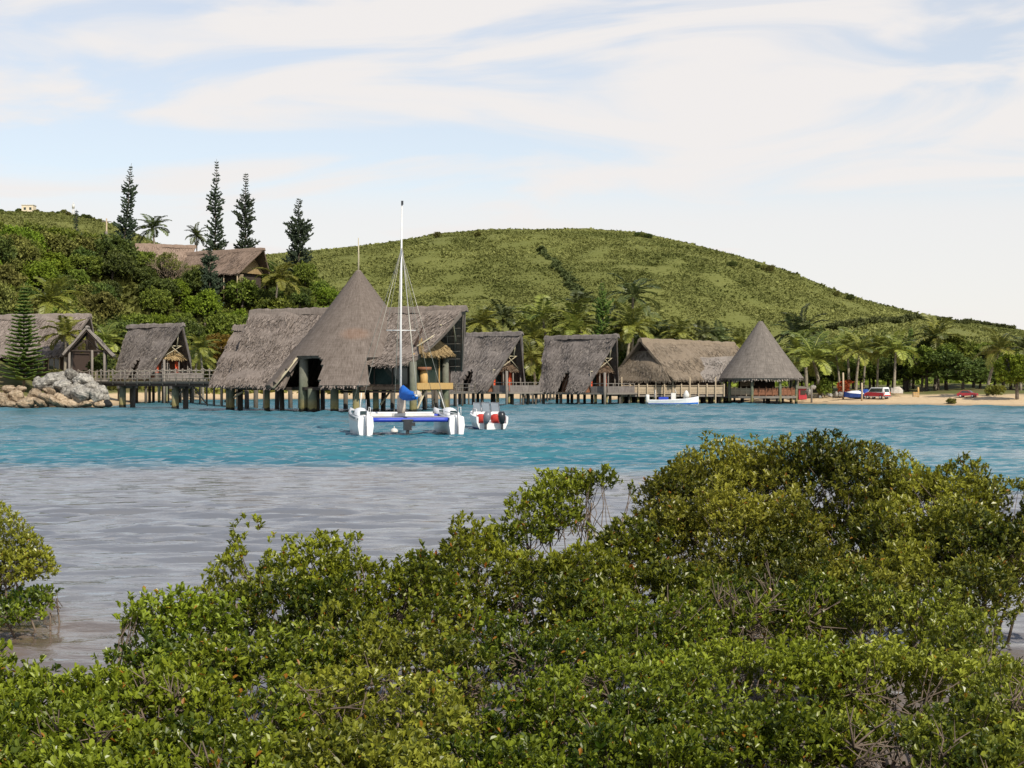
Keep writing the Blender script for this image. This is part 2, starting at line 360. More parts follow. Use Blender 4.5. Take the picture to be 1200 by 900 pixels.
def sstep(a, b, x):
    t = np.clip((x - a) / (b - a), 0, 1); return t * t * (3 - 2 * t)
DC = 620.0                               # distance of the far ridge
_c = np.array([(-1500, 330), (-500, 262), (-200, 240), (0, 244), (60, 246), (110, 253), (140, 262), (172, 276), (215, 296), (290, 300), (370, 291),
               (450, 284), (520, 276), (600, 272), (680, 270.5), (740, 273), (800, 283), (860, 300), (920, 322), (980, 346), (1040, 361),
               (1100, 372), (1160, 381), (1200, 385), (1400, 398), (2200, 415)], float)
CX, CZ = (_c[:, 0] - 600) / F * DC, CH + (HY - _c[:, 1]) / F * DC - 0.8
_k = np.array([(-200, 25), (-130, 24.5), (-102, 23.5), (-85, 21.5), (-68, 19.5), (-51, 20.5), (-43, 21.5), (-38, 18.5), (-31, 11.5), (-22, 5.5), (-8, 2.0), (5, 0), (50, 0)], float)
def ground_z(x, y):
    x = np.asarray(x, float); y = np.asarray(y, float)
    d = shore_dist(x, y)
    beach = np.where(d > 0, np.where(d < 11, 0.105 * d, 1.155 + 0.022 * np.minimum(d - 11, 60)), np.maximum(-3.0, 0.12 * d))
    kn = np.interp(x, _k[:, 0], _k[:, 1]) * sstep(6, 50, d) * (1 - sstep(345, 470, y) * 0.75)
    kn = kn + np.minimum(sstep(3, 14, d), 1) * 2.6 * sstep(-52, -66, x) * (1 - sstep(40, 60, d))
    cz = np.interp(x * DC / np.maximum(y, 250), CX, CZ) * 0.55 + np.interp(x, CX, CZ) * 0.45
    s = np.clip((y - 262) / (DC - 262), 0, 1)
    far = cz * (0.62 * sstep(0, 1, s) + 0.38 * s) * np.where(y > DC, np.clip(1 - (y - DC) / 900, 0.15, 1) ** 1.2, 1)
    und = 1.4 * np.sin(x * .021 + y * .013) + 1.0 * np.sin(x * .043 - y * .031 + 1.0) + .6 * np.sin(x * .09 + y * .07)
    far = far + und * sstep(262, 420, y) * (1 - 0.6 * sstep(540, 620, y))
    land = np.where(d > 0, np.maximum(np.maximum(beach, np.where(y > 262, far, 0)), beach + kn), beach)
    # the near bank the photographer stands on
    bank = np.clip(0.9 - 0.13 * (y - 2.0), -3.0, 1.25)
    return np.where(y < 100, np.maximum(bank, -3.0), land)
def axis(*seg):
    out = []
    for a, b, st in seg: out += list(np.arange(a, b - 1e-6, st))
    return np.array(out + [seg[-1][1]])
def grid_mesh(xs, ys, zf):
    Xg, Yg = np.meshgrid(xs, ys); Z = zf(Xg, Yg); nx, ny = len(xs), len(ys)
    i = np.arange(ny - 1)[:, None] * nx; j = np.arange(nx - 1)[None]
    Fq = np.stack([i + j, i + j + 1, i + nx + j + 1, i + nx + j], -1).reshape(-1, 4)
    return np.stack([Xg, Yg, Z], -1).reshape(-1, 3), Fq
def ground_material():
    m, N, L, out = mat('ground')
    geo = nd(N, 'ShaderNodeNewGeometry'); sp = nd(N, 'ShaderNodeSeparateXYZ'); L.new(geo.outputs['Position'], sp.inputs[0])
    P = geo.outputs['Position']
    n1 = noise(N, L, P, 0.25, 6, 0.6); n2 = noise(N, L, P, 0.035, 5, 0.6); n3 = noise(N, L, P, 1.6, 6, 0.7)
    z = mth(N, L, 'ADD', sp.outputs[2], mth(N, L, 'MULTIPLY', mth(N, L, 'SUBTRACT', n1, 0.5), 0.55))
    sand = ramp(N, L, n3, [(0.3, (.50, .37, .22)), (0.7, (.66, .50, .31))])
    sand = mixc(N, L, rng_map(N, L, sp.outputs[2], 0.05, 0.35, 0.55, 0.0), sand, (.20, .14, .085))
    soil = ramp(N, L, n1, [(0.3, (.13, .10, .05)), (0.55, (.12, .13, .04)), (0.75, (.24, .17, .09))])
    hill = ramp(N, L, mth(N, L, 'ADD', mth(N, L, 'MULTIPLY', n2, 0.6), mth(N, L, 'MULTIPLY', n3, 0.4)), [(0.35, (.125, .135, .034)), (0.5, (.150, .158, .042)), (0.68, (.172, .175, .052))])
    left = rng_map(N, L, sp.outputs[0], -150, -215, 0, 0.55)        # the dry shoulder at the far left
    hill = mixc(N, L, left, hill, (.21, .18, .09))
    c = mixc(N, L, rng_map(N, L, z, 1.05, 1.4, 0, 1), sand, soil)
    c = mixc(N, L, rng_map(N, L, sp.outputs[1], 330, 380, 0, 1), c, hill)
    mud = ramp(N, L, n3, [(0.3, (.045, .032, .02)), (0.7, (.13, .09, .055))])
    c = mixc(N, L, rng_map(N, L, sp.outputs[1], 100, 110, 1, 0), c, mud)
    bsdf(N, L, out, c, 0.95, 0.1, 0, bump(N, L, n3, 0.5, 0.15)); return m
g = MB()
V, Fq = grid_mesh(axis((-6000, -900, 600), (-900, -300, 25), (-300, -140, 6), (-140, 140, 1.6), (140, 300, 6), (300, 900, 25), (900, 6000, 600)),
                  axis((-600, -20, 58), (-20, 30, 1.0), (30, 140, 10), (140, 330, 1.6), (330, 680, 5), (680, 1700, 60), (1700, 7000, 500)), ground_z)
V[:, 2] += np.where((V[:, 2] > 1.0) & (np.abs(V[:, 0]) < 300), 0.25 * snoise(V * [.12, .12, 0.0]), 0)
g.add(V, Fq, smooth=True); tag(g.build('ground', ground_material()), kind='structure')
# ------------------------------------------------------------------ water: one sheet, real waves in the near reach
def wave_z(x, y):
    r = np.random.default_rng(21); z = np.zeros_like(x)
    for k in range(54):
        lam = 0.30 * (1.75 / 0.30) ** r.random(); th = r.normal(0, 0.27) + 0.08; ph = r.uniform(0, 6.28)
        a = 0.0098 * lam ** 0.8 * r.uniform(.6, 1.3) * np.where(y > 95, 1.35 * (lam > .8), 1.0) * np.where(np.abs(x) > 34, lam > 1.2, 1.0)
        w = np.sin(2 * pi / lam * (x * np.sin(th) + y * np.cos(th)) + ph + 0.8 * np.sin(x * .35 + y * .17 + k))
        z += a * (w + 0.25 * (1 - 2 * np.abs(w)))
    gust = 0.75 + 0.45 * np.sin(x * .11 + 1.3 * np.sin(y * .09)) * np.sin(y * .16 + 0.6)
    fade = (1 - sstep(92, 100, np.abs(x))) * sstep(3.5, 6, y) * (1 - sstep(262, 270, y)) * (1 + .5 * sstep(50, 60, y))
    return z * gust * fade
def water_material():
    m, N, L, out = mat('sea water')
    geo = nd(N, 'ShaderNodeNewGeometry'); sp = nd(N, 'ShaderNodeSeparateXYZ'); P = geo.outputs['Position']; L.new(P, sp.inputs[0])
    n1 = noise(N, L, mapping(N, L, P, (0.10, 0.05, 1)), 1.0, 5, 0.6)
    n2 = noise(N, L, mapping(N, L, P, (0.03, 0.10, 1)), 1.0, 4, 0.55)
    # the drop off: silty flat inside, blue channel outside
    yb = mth(N, L, 'ADD', sp.outputs[1], mth(N, L, 'MULTIPLY', mth(N, L, 'MAXIMUM', mth(N, L, 'SUBTRACT', sp.outputs[0], -2.0), 0.0), 0.75))
    yb = mth(N, L, 'ADD', yb, mth(N, L, 'MULTIPLY', mth(N, L, 'SUBTRACT', n1, 0.5), 7.0))
    deep = rng_map(N, L, yb, 51.0, 57.5, 0, 1)
    blue = ramp(N, L, n2, [(0.35, (.026, .130, .172)), (0.55, (.042, .162, .196)), (0.72, (.07, .19, .21))])
    blue = mixc(N, L, rng_map(N, L, sp.outputs[1], 58, 130, 0, 0.75), blue, (.07, .175, .208))
    silt = ramp(N, L, n1, [(0.3, (.140, .146, .158)), (0.7, (.178, .178, .182))])
    silt = mixc(N, L, rng_map(N, L, sp.outputs[1], 24, 11, 0, 0.7), silt, (.15, .105, .07))
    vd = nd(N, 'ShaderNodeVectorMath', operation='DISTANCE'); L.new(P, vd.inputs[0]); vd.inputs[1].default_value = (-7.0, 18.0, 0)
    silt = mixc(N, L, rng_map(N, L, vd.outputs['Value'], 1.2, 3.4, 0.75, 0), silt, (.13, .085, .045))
    c = mixc(N, L, deep, silt, blue)
    cs = noise(N, L, mapping(N, L, P, (1.6, 4.2, 1)), 1.0, 4, 0.6, 0.4)
    far = noise(N, L, mapping(N, L, P, (0.45, 1.5, 1)), 1.0, 5, 0.65, 0.5)
    h = mth(N, L, 'ADD', mth(N, L, 'MULTIPLY', cs, 0.35), mth(N, L, 'MULTIPLY', far, rng_map(N, L, sp.outputs[1], 50, 110, 0.25, 2.2)))
    p = bsdf(N, L, out, c, rng_map(N, L, sp.outputs[1], 20, 150, 0.06, 0.22), 0.5, 0, bump(N, L, h, 0.55, 0.12)); p.inputs['IOR'].default_value = 1.33
    return m
g = MB()
V, Fq = grid_mesh(axis((-6000, -400, 700), (-400, -101, 60), (-101, -34, .8), (-34, 34, 0.24), (34, 101, .8), (101, 400, 60), (400, 6000, 700)),
                  axis((-400, 3, 57), (3, 30, 0.11), (30, 95, 0.16), (95, 271, .42), (271, 400, 50), (400, 7000, 600)), wave_z)
g.add(V, Fq, smooth=True); tag(g.build('water', water_material()), kind='structure')
def hit(px, py, d0=150, d1=1100):
    D = np.arange(d0, d1, 1.0); z = ground_z(px2x(px, D), D); ok = z >= zat(py, D); k = np.argmax(ok) if ok.any() else int(np.argmax((z - CH) / D))
    return np.array([px2x(px, D[k]), D[k], z[k]])
def gpt(px, D):
    x = px2x(px, D); return np.array([x, D, float(ground_z(np.array([x]), np.array([D]))[0])])
# ------------------------------------------------------------------ foliage generators
def leaves(mb, base, d, side, length, width, tone, fold=0.25, hexa=True):
    """folded leaves, one per row"""
    n = np.cross(side, d); L_ = length[:, None]; w = width[:, None]
    if hexa:
        t = base + d * L_; up = n * w * fold
        r1 = base + d * L_ * .38 + side * w * .42 + up; r2 = base + d * L_ * .76 + side * w * .46 + up
        l1 = base + d * L_ * .38 - side * w * .42 + up; l2 = base + d * L_ * .76 - side * w * .46 + up
        V = np.stack([base, r1, r2, t, l2, l1], 1).reshape(-1, 3); k = np.arange(len(base))[:, None] * 6
        mb.add(V, [np.concatenate([k + [0, 1, 2, 3], k + [0, 3, 4, 5]])], tone=np.repeat(tone, 6), uv=np.zeros((len(V), 2)))
    else:
        t = base + d * L_; up = n * w * fold
        r1 = base + d * L_ * .55 + side * w * .5 + up; l1 = base + d * L_ * .55 - side * w * .5 + up
        V = np.stack([base, r1, t, l1], 1).reshape(-1, 3); k = np.arange(len(base))[:, None] * 4
        mb.add(V, [np.concatenate([k + [0, 1, 2], k + [0, 2, 3]])], tone=np.repeat(tone, 4), uv=np.zeros((len(V), 2)))
def shell_points(lumps, n, rg, shell=0.4, zmin=-0.5, rough=0.2, freq=2.5, gap=-9.0, gfreq=1.3, cull=0.62):
    """points near the skin of a union of ellipsoids; returns points and outward directions"""
    lumps = np.asarray(lumps, float); A = np.power(lumps[:, 3] * lumps[:, 4], 1.0); p = A / A.sum()
    li = rg.choice(len(lumps), n, p=p); d = unit(rg.normal(size=(n, 3))); bad = d[:, 2] < zmin
    d[bad, 2] *= -1
    r = 1 - shell * rg.random(n) ** 1.6
    r = r * (1 + rough * snoise(d * freq / 2 + li[:, None] * 3.7)) 
    c = lumps[li, :3]; s = lumps[li, 3:6]; P = c + d * s * r[:, None]
    keep = snoise(P * gfreq + 5.1) > gap
    for j in range(len(lumps)):
        q = np.linalg.norm((P - lumps[j, :3]) / lumps[j, 3:6], axis=1); keep &= (q > cull) | (li == j)
    return P[keep], unit(d / s)[keep], li[keep]
def tufts(mb, P, O, rg, k, ll, lw, mu=0.42, sd=0.17, odd=0.012, tiltr=(0.35, 1.2), up=0.75, hexa=True, tone_noise=0.16):
    n = len(P); ax = unit(O * 0.55 + np.array([0, 0, up]) + rg.normal(0, .38, (n, 3)))
    ref = unit(np.cross(ax, rg.normal(size=(n, 3)))); r2 = np.cross(ax, ref)
    tt = mu + sd * 0.7 * rg.normal(size=n) + tone_noise * snoise(P * 1.1)
    for j in range(k):
        a = j * 2.4 + rg.uniform(-.5, .5, n); tl = rg.uniform(*tiltr, n)
        h = ref * np.cos(a)[:, None] + r2 * np.sin(a)[:, None]
        d = unit(ax * np.cos(tl)[:, None] + h * np.sin(tl)[:, None])
        side = unit(np.cross(d, ax)); ln = ll * rg.uniform(.5, 1.25, n)
        tone = np.clip(tt + sd * 0.8 * rg.normal(size=n), 0, .9); tone = np.where(rg.random(n) < odd, 1.0, tone)
        leaves(mb, P + ax * (ll * .8 * (j / k - .5))[None] if False else P + ax * ll * .8 * (j / k - .5), d, side, ln, lw * ln / ll * rg.uniform(.85, 1.15, n), tone, hexa=hexa)
# ------------------------------------------------------------------ foreground mangroves
def mangrove(name, label, lumps, dens=210, ll=0.052, k=7, mtl='mangrove', hexa=True, gap=-0.85, mu=0.42, seed=0, zmin=-0.45, stems=True, dead=0, shell=0.5, rough=0.17):
    """lumps: (photo column, photo row of the top, distance, half width, half height)"""
    rg = np.random.default_rng(100 + seed)
    E = []
    for (px, py, D, r, rzv) in lumps:
        x, zt = px2x(px, D), zat(py, D) - .10 * rzv - .05; E.append((x, D, zt - rzv, r, r * rg.uniform(.9, 1.1), rzv))
    E = np.array(E); bx, by = E[:, 0].mean(), E[:, 1].mean(); bz = max(-0.25, float(ground_z(np.array([bx]), np.array([by]))[0]) - .05)
    root = thing(name, label, 'mangrove', (bx, by, bz), 0, 'mangrove bushes in the foreground')
    off = np.array([bx, by, bz]); E[:, :3] -= off
    area = (4.2 * E[:, 3] * (E[:, 3] + E[:, 5]) / 2).sum(); n = int(area * dens * (2.1 if not hexa else 2.7))
    f = MB(); P, O, li = shell_points(E, n, rg, shell=shell, zmin=zmin, rough=rough, freq=4.0, gap=gap + .22, gfreq=2.1, cull=0.6)
    tufts(f, P, O, rg, k, ll * (1.08 if not hexa else .95), ll * (.54 if not hexa else .46), mu=mu, sd=.23, tone_noise=.26, hexa=hexa)
    f.build('foliage', M[mtl], root)
    if stems:
        s = MB()
        for j, e in enumerate(E):
            c = e[:3]; foot = np.array([c[0] * .35 + rg.normal(0, .12), c[1] * .35 + rg.normal(0, .12), -0.1])
            mid = foot * .45 + c * .55 + rg.normal(0, .08, 3)
            s.tube([foot, mid, c + rg.normal(0, .05, 3)], [.022, .016, .011], 5)
            idx = np.where(li == j)[0]
            for q in rg.choice(idx, min(len(idx), int(14 + 16 * e[3])), replace=False) if len(idx) else []:
                b = c * .6 + mid * .4 + rg.normal(0, .3, 3) * e[3:6] * .6; p = P[q]
                s.tube([b, (b + p) / 2 + rg.normal(0, .04, 3), p + unit(p - b) * .01], [.0065, .005, .0028], 3, cap=False)
        for q in range(dead):
            e = E[rg.integers(len(E))]; d0 = unit(rg.normal(0, 1, 3) * [1, .6, .5] + [0, -1.1, .75]); b = e[:3] + d0 * e[3:6] * .72
            for w in range(9):
                dv = unit(d0 + rg.normal(0, .75, 3)); p = b + dv * e[3] * rg.uniform(.25, .6)
                m_ = (b + p) / 2 + rg.normal(0, .03, 3); s.tube([b, m_, p], [.009, .006, .003], 4, cap=False)
                for w2 in range(2):
                    p2 = m_ + unit(dv + rg.normal(0, .8, 3)) * e[3] * .28; s.tube([m_, p2], [.005, .002], 3, cap=False)
        s.build('branches', M['twig'], root)
    return root
sd = [0]
def MG(label, lumps, **k):
    sd[0] += 1; return mangrove('mangrove_bush', label, lumps, seed=sd[0], **k)
MG('tallest mangrove bush, right of the middle, reaching highest against the water', [(850, 512, 19.5, .95, .8), (935, 501, 19, 1.0, .85), (990, 512, 18.6, .75, .7), (800, 530, 19, .6, .65),
    (790, 575, 18.2, .7, .75), (850, 560, 18, .85, .8), (930, 560, 17.8, .9, .85), (1000, 560, 17.8, .75, .75), (880, 615, 17.2, .85, .7), (960, 620, 17, .8, .7), (1015, 615, 17, .5, .6), (850, 650, 15.2, .6, .5), (930, 650, 15.2, .65, .5), (1000, 645, 15.4, .6, .5)],
   dens=360, ll=.055, hexa=False, mtl='mangrove2', gap=-1.0, rough=.12)
MG('mangrove bush at the right edge, its top standing before open blue water', [(1065, 534, 18.5, .6, .6), (1105, 527, 18, .7, .65), (1160, 553, 17.6, .65, .6), (1200, 562, 17.4, .6, .6), (1050, 575, 17, .6, .65), (1120, 580, 16.8, .8, .65),
    (1190, 600, 16.4, .55, .5), (1080, 625, 16, .65, .55), (1150, 572, 17.4, .6, .6), (1185, 575, 17.3, .65, .6), (1225, 585, 17, .6, .6), (1130, 640, 15.6, .55, .45)], dens=350, ll=.055, hexa=False, mtl='mangrove2', gap=-1.0, rough=.12)
MG('small mangrove crown with water showing through bare stems, left of the tallest bush', [(640, 550, 17, .48, .34), (688, 545, 17.2, .5, .34), (722, 560, 17, .34, .3), (615, 575, 16.8, .35, .28), (585, 610, 16.5, .28, .25)],
   dens=300, ll=.058, hexa=False, gap=-.7, zmin=-.8, rough=.13)
MG('leafy mangrove mound below the see-through crown', [(560, 608, 15.2, .5, .45), (610, 640, 14.8, .6, .5), (540, 640, 14.6, .55, .5), (680, 632, 14.9, .55, .4), (740, 600, 15.8, .5, .5), (745, 650, 14.6, .6, .5), (790, 655, 14.6, .6, .5), (690, 665, 14, .6, .5), (500, 665, 14, .45, .4)],
   dens=290, ll=.057, hexa=False, gap=-1.0, rough=.13)
MG('broad mangrove mound rising over the grey water left of the middle', [(300, 617, 13.8, .42, .42), (355, 618, 13.6, .48, .45), (425, 622, 13.5, .5, .48), (478, 636, 13.4, .4, .4), (272, 652, 13.2, .42, .42), (330, 660, 12.8, .5, .42), (400, 665, 12.8, .55, .42), (460, 675, 12.7, .5, .4), (235, 690, 12.6, .3, .32)],
   dens=287, ll=.052, mu=.46)
MG('low mangrove at the water gap, with loose dark sprigs on its left side', [(150, 703, 12, .28, .26), (195, 684, 12.3, .34, .33), (240, 690, 12.2, .36, .36), (170, 740, 11.5, .35, .26), (225, 740, 11.4, .4, .3), (128, 722, 11.8, .16, .14)], dens=268, ll=.054, gap=-.55)
MG('solitary round mangrove at the left edge standing in the water', [(-12, 585, 21, .62, .55), (22, 622, 21, .44, .36), (46, 640, 20.8, .27, .2), (-45, 610, 20.8, .7, .6), (10, 640, 20.6, .4, .24)], dens=300, ll=.052, gap=-1.1, rough=.12, mtl='mangrove2', hexa=False, mu=.6, zmin=-.75)
MG('sparse mangrove sprig spreading flat over the water below the solitary round bush', [(30, 690, 18.6, .36, .09), (58, 683, 19, .26, .08), (62, 705, 18, .2, .08), (12, 706, 18, .28, .09)], dens=150, ll=.066, gap=-.5, stems=True, zmin=-.9)
MG('bright mangrove bush in the bottom left corner', [(15, 764, 10, .42, .36), (70, 778, 9.8, .36, .3), (130, 780, 9.6, .42, .3), (-40, 760, 9.8, .4, .36), (30, 795, 9, .5, .34), (110, 810, 8.8, .5, .34), (-10, 850, 8.3, .45, .34), (70, 862, 8.1, .5, .34), (150, 870, 8.0, .42, .34), (40, 905, 7.6, .6, .34)],
   dens=312, ll=.052, mu=.5, dead=4)
MG('mangrove bush at the bottom edge left of the middle, with a dark hollow', [(210, 778, 9.7, .4, .3), (280, 735, 10.6, .5, .42), (350, 725, 10.9, .5, .42), (300, 790, 9.3, .5, .36), (220, 835, 8.4, .46, .34), (300, 850, 8.2, .5, .34), (240, 895, 7.6, .5, .34), (320, 905, 7.5, .5, .34)],
   dens=293, ll=.050, mu=.45, dead=6)
MG('mangrove bush in the lower middle with yellowish new leaves', [(420, 720, 11, .55, .42), (490, 725, 11, .5, .42), (400, 780, 9.6, .5, .36), (480, 790, 9.4, .52, .36), (400, 842, 8.3, .5, .34), (480, 850, 8.2, .5, .34), (410, 900, 7.6, .52, .34), (500, 905, 7.5, .5, .34)],
   dens=293, ll=.049, mu=.52, mtl='mangrove2', dead=6)
MG('dark leaved mangrove bush at the bottom middle over bare twigs', [(560, 715, 11.6, .55, .45), (630, 710, 11.8, .55, .45), (560, 785, 9.8, .5, .36), (640, 790, 9.7, .52, .36), (560, 850, 8.4, .48, .34), (640, 862, 8.3, .46, .34), (580, 908, 7.6, .5, .34)],
   dens=275, ll=.047, mu=.36, gap=-.65, dead=9)
MG('shaded mangrove bush right of the lower middle', [(700, 700, 12.4, .6, .48), (775, 690, 12.8, .6, .48), (720, 775, 10.2, .55, .38), (795, 770, 10.3, .55, .38), (720, 835, 8.7, .5, .34), (800, 840, 8.6, .5, .34), (690, 905, 7.6, .44, .34), (780, 905, 7.6, .5, .34), (735, 792, 9.7, .5, .42), (690, 770, 10.2, .45, .4), (760, 740, 11, .5, .4)],
   dens=275, ll=.048, mu=.36, gap=-.6, dead=9)
MG('mangrove bush with bare grey twigs, below the tallest bush', [(850, 675, 13.4, .62, .45), (925, 670, 13.6, .62, .45), (870, 745, 10.9, .55, .4), (945, 745, 10.9, .55, .4), (870, 812, 9.2, .5, .36), (950, 818, 9.1, .5, .36), (860, 885, 7.9, .48, .34), (940, 895, 7.7, .48, .34)],
   dens=281, ll=.050, mu=.42, gap=-.6, dead=17)
MG('mangrove bush in the bottom right corner beside the strip of open water', [(1000, 665, 13.6, .6, .45), (1075, 680, 13.2, .58, .45), (1130, 712, 12.4, .34, .36), (1020, 745, 11, .55, .4), (1090, 750, 10.8, .5, .4), (1150, 800, 9.6, .42, .38), (1030, 815, 9.2, .5, .36), (1110, 835, 8.8, .5, .36), (1190, 850, 8.4, .45, .36), (1020, 890, 7.8, .5, .34), (1100, 900, 7.7, .5, .34), (1180, 905, 7.6, .5, .34), (1185, 762, 10.4, .42, .4), (1215, 790, 9.8, .45, .4), (1160, 742, 11.2, .4, .4)],
   dens=281, ll=.050, mu=.46, mtl='mangrove2', gap=-.7, dead=14)
# ------------------------------------------------------------------ thatch
def thatch(mb, P, Lu, Lv, nu=30, nv=16, thick=0.28, mask=None, strands=1800, fringe=220, seed=0, flip=1, rough=0.05, closed=False, slen=0.7, lift=1.0):
    """a thatched surface P(s,t), t from ridge to eave: outer skin, inner skin, edges, loose straw"""
    rg = np.random.default_rng(seed + 500)
    def N_(s, t):
        e = 1e-3; a = (P(s + e, t) - P(s - e, t)); b = (P(s, t + e) - P(s, t - e)); return unit(np.cross(a, b)) * flip
    s, t = np.meshgrid(np.linspace(0, 1, nu + 1), np.linspace(0, 1, nv + 1)); s = s.ravel(); t = t.ravel()
    tt = np.clip(t, .02, 1)
    base = P(s, t); nrm = N_(s, tt); uv = np.stack([s * Lu, t * Lv], 1)
    outer = base + nrm * (rough * 2.2 * snoise(np.stack([s * Lu * .5, t * Lv * .6, np.full_like(s, seed)], 1)))[:, None]
    inner = base - nrm * thick; n = len(s)
    i = np.arange(nv)[:, None] * (nu + 1); j = np.arange(nu)[None]
    Fq = np.stack([i + j, i + j + 1, i + nu + 2 + j, i + nu + 1 + j], -1).reshape(-1, 4)
    if flip < 0: Fq = Fq[:, ::-1]
    if mask is not None: Fq = Fq[~mask(s[Fq].mean(1), t[Fq].mean(1))]
    e = np.stack([Fq, np.roll(Fq, -1, 1)], -1).reshape(-1, 2)
    key = np.sort(e, 1); _, inv, cnt = np.unique(key[:, 0] * 100000 + key[:, 1], return_inverse=True, return_counts=True)
    be = e[cnt[inv] == 1]
    side = np.stack([be[:, 1], be[:, 0], be[:, 0] + n, be[:, 1] + n], 1)
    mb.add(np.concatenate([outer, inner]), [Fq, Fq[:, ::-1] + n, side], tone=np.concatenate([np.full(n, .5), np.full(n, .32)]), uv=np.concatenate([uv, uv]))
    def straw(s, t, ln, wd, l0, l1, tone):
        p = P(s, t); dz = rough * 2.2 * snoise(np.stack([s * Lu * .5, t * Lv * .6, np.full_like(s, seed)], 1)); l0 = l0 + dz; l1 = l1 + dz; nn = N_(s, np.clip(t, .02, 1)); e = 1e-3
        d = unit(P(s, np.clip(t + e, 0, 1)) - P(s, np.clip(t - e, 0, 1))); w = np.cross(nn, d)
        d = unit(d + w * rg.normal(0, .13, len(s))[:, None])
        a = p + nn * l0[:, None]; b = a + d * ln[:, None] + nn * (l1 - l0)[:, None]; w = w * (wd / 2)[:, None]
        V = np.stack([a - w, a + w, b + w * .6, b - w * .6], 1).reshape(-1, 3)
        u0 = s * Lu + rg.uniform(0, 9, len(s)); v0 = t * Lv
        U = np.stack([np.stack([u0, v0], 1), np.stack([u0 + wd, v0], 1), np.stack([u0 + wd, v0 + ln], 1), np.stack([u0, v0 + ln], 1)], 1).reshape(-1, 2)
        mb.add(V, [np.arange(len(s) * 4).reshape(-1, 4)], tone=np.repeat(tone, 4), uv=U)
    ss, ts = rg.random(strands), rg.random(strands) ** .8 * .97
    if mask is not None: k = ~mask(ss - .02, np.clip(ts + .05, 0, 1)) & ~mask(ss + .02, np.clip(ts + .05, 0, 1)) & ~mask(ss + .02, ts) & ~mask(ss - .02, ts) & ~mask(ss, np.clip(ts + .06, 0, 1)) & ~mask(ss, np.clip(ts + slen * 1.15 / Lv, 0, 1)) & ~mask(ss, ts); ss, ts = ss[k], ts[k]
    k = len(ss); straw(ss, ts, rg.uniform(.5, 1.2, k) * slen, rg.uniform(.05, .16, k), np.full(k, -.02), rg.uniform(.02, .13, k) * lift, np.clip(rg.normal(.5, .2, k), 0, 1))
    if fringe:
        ss = rg.random(fringe); ts = 1 - rg.random(fringe) * .05
        if mask is not None: q = ~mask(ss, np.minimum(ts, .985)); ss, ts = ss[q], ts[q]
        k = len(ss); straw(ss, ts, rg.uniform(.15, .5, k), rg.uniform(.06, .18, k), rg.uniform(-.22, .02, k), rg.uniform(-.25, .04, k), np.clip(rg.normal(.45, .2, k), 0, 1))
def quadP(a, b, c, d):
    """a-b ridge, d-c eave"""
    a, b, c, d = (np.array(v, float) for v in (a, b, c, d))
    def P(s, t):
        s = np.asarray(s, float)[:, None]; t = np.asarray(t, float)[:, None]
        return (a * (1 - s) + b * s) * (1 - t) + (d * (1 - s) + c * s) * t
    return P
def inside_wood(mb, a, b, c, d, off, n=9, rows=6):
    """rafters and battens under a roof plane"""
    P = quadP(a, b, c, d)
    for i in range(n + 1):
        q = P(np.array([i / n, i / n]), np.array([.02, .98])); mb.tube(q - np.array(off), .05, 5)
    for j in range(1, rows):
        q = P(np.array([.02, .98]), np.array([j / rows, j / rows])); mb.tube(q - np.array(off) * 1.25, .035, 4)
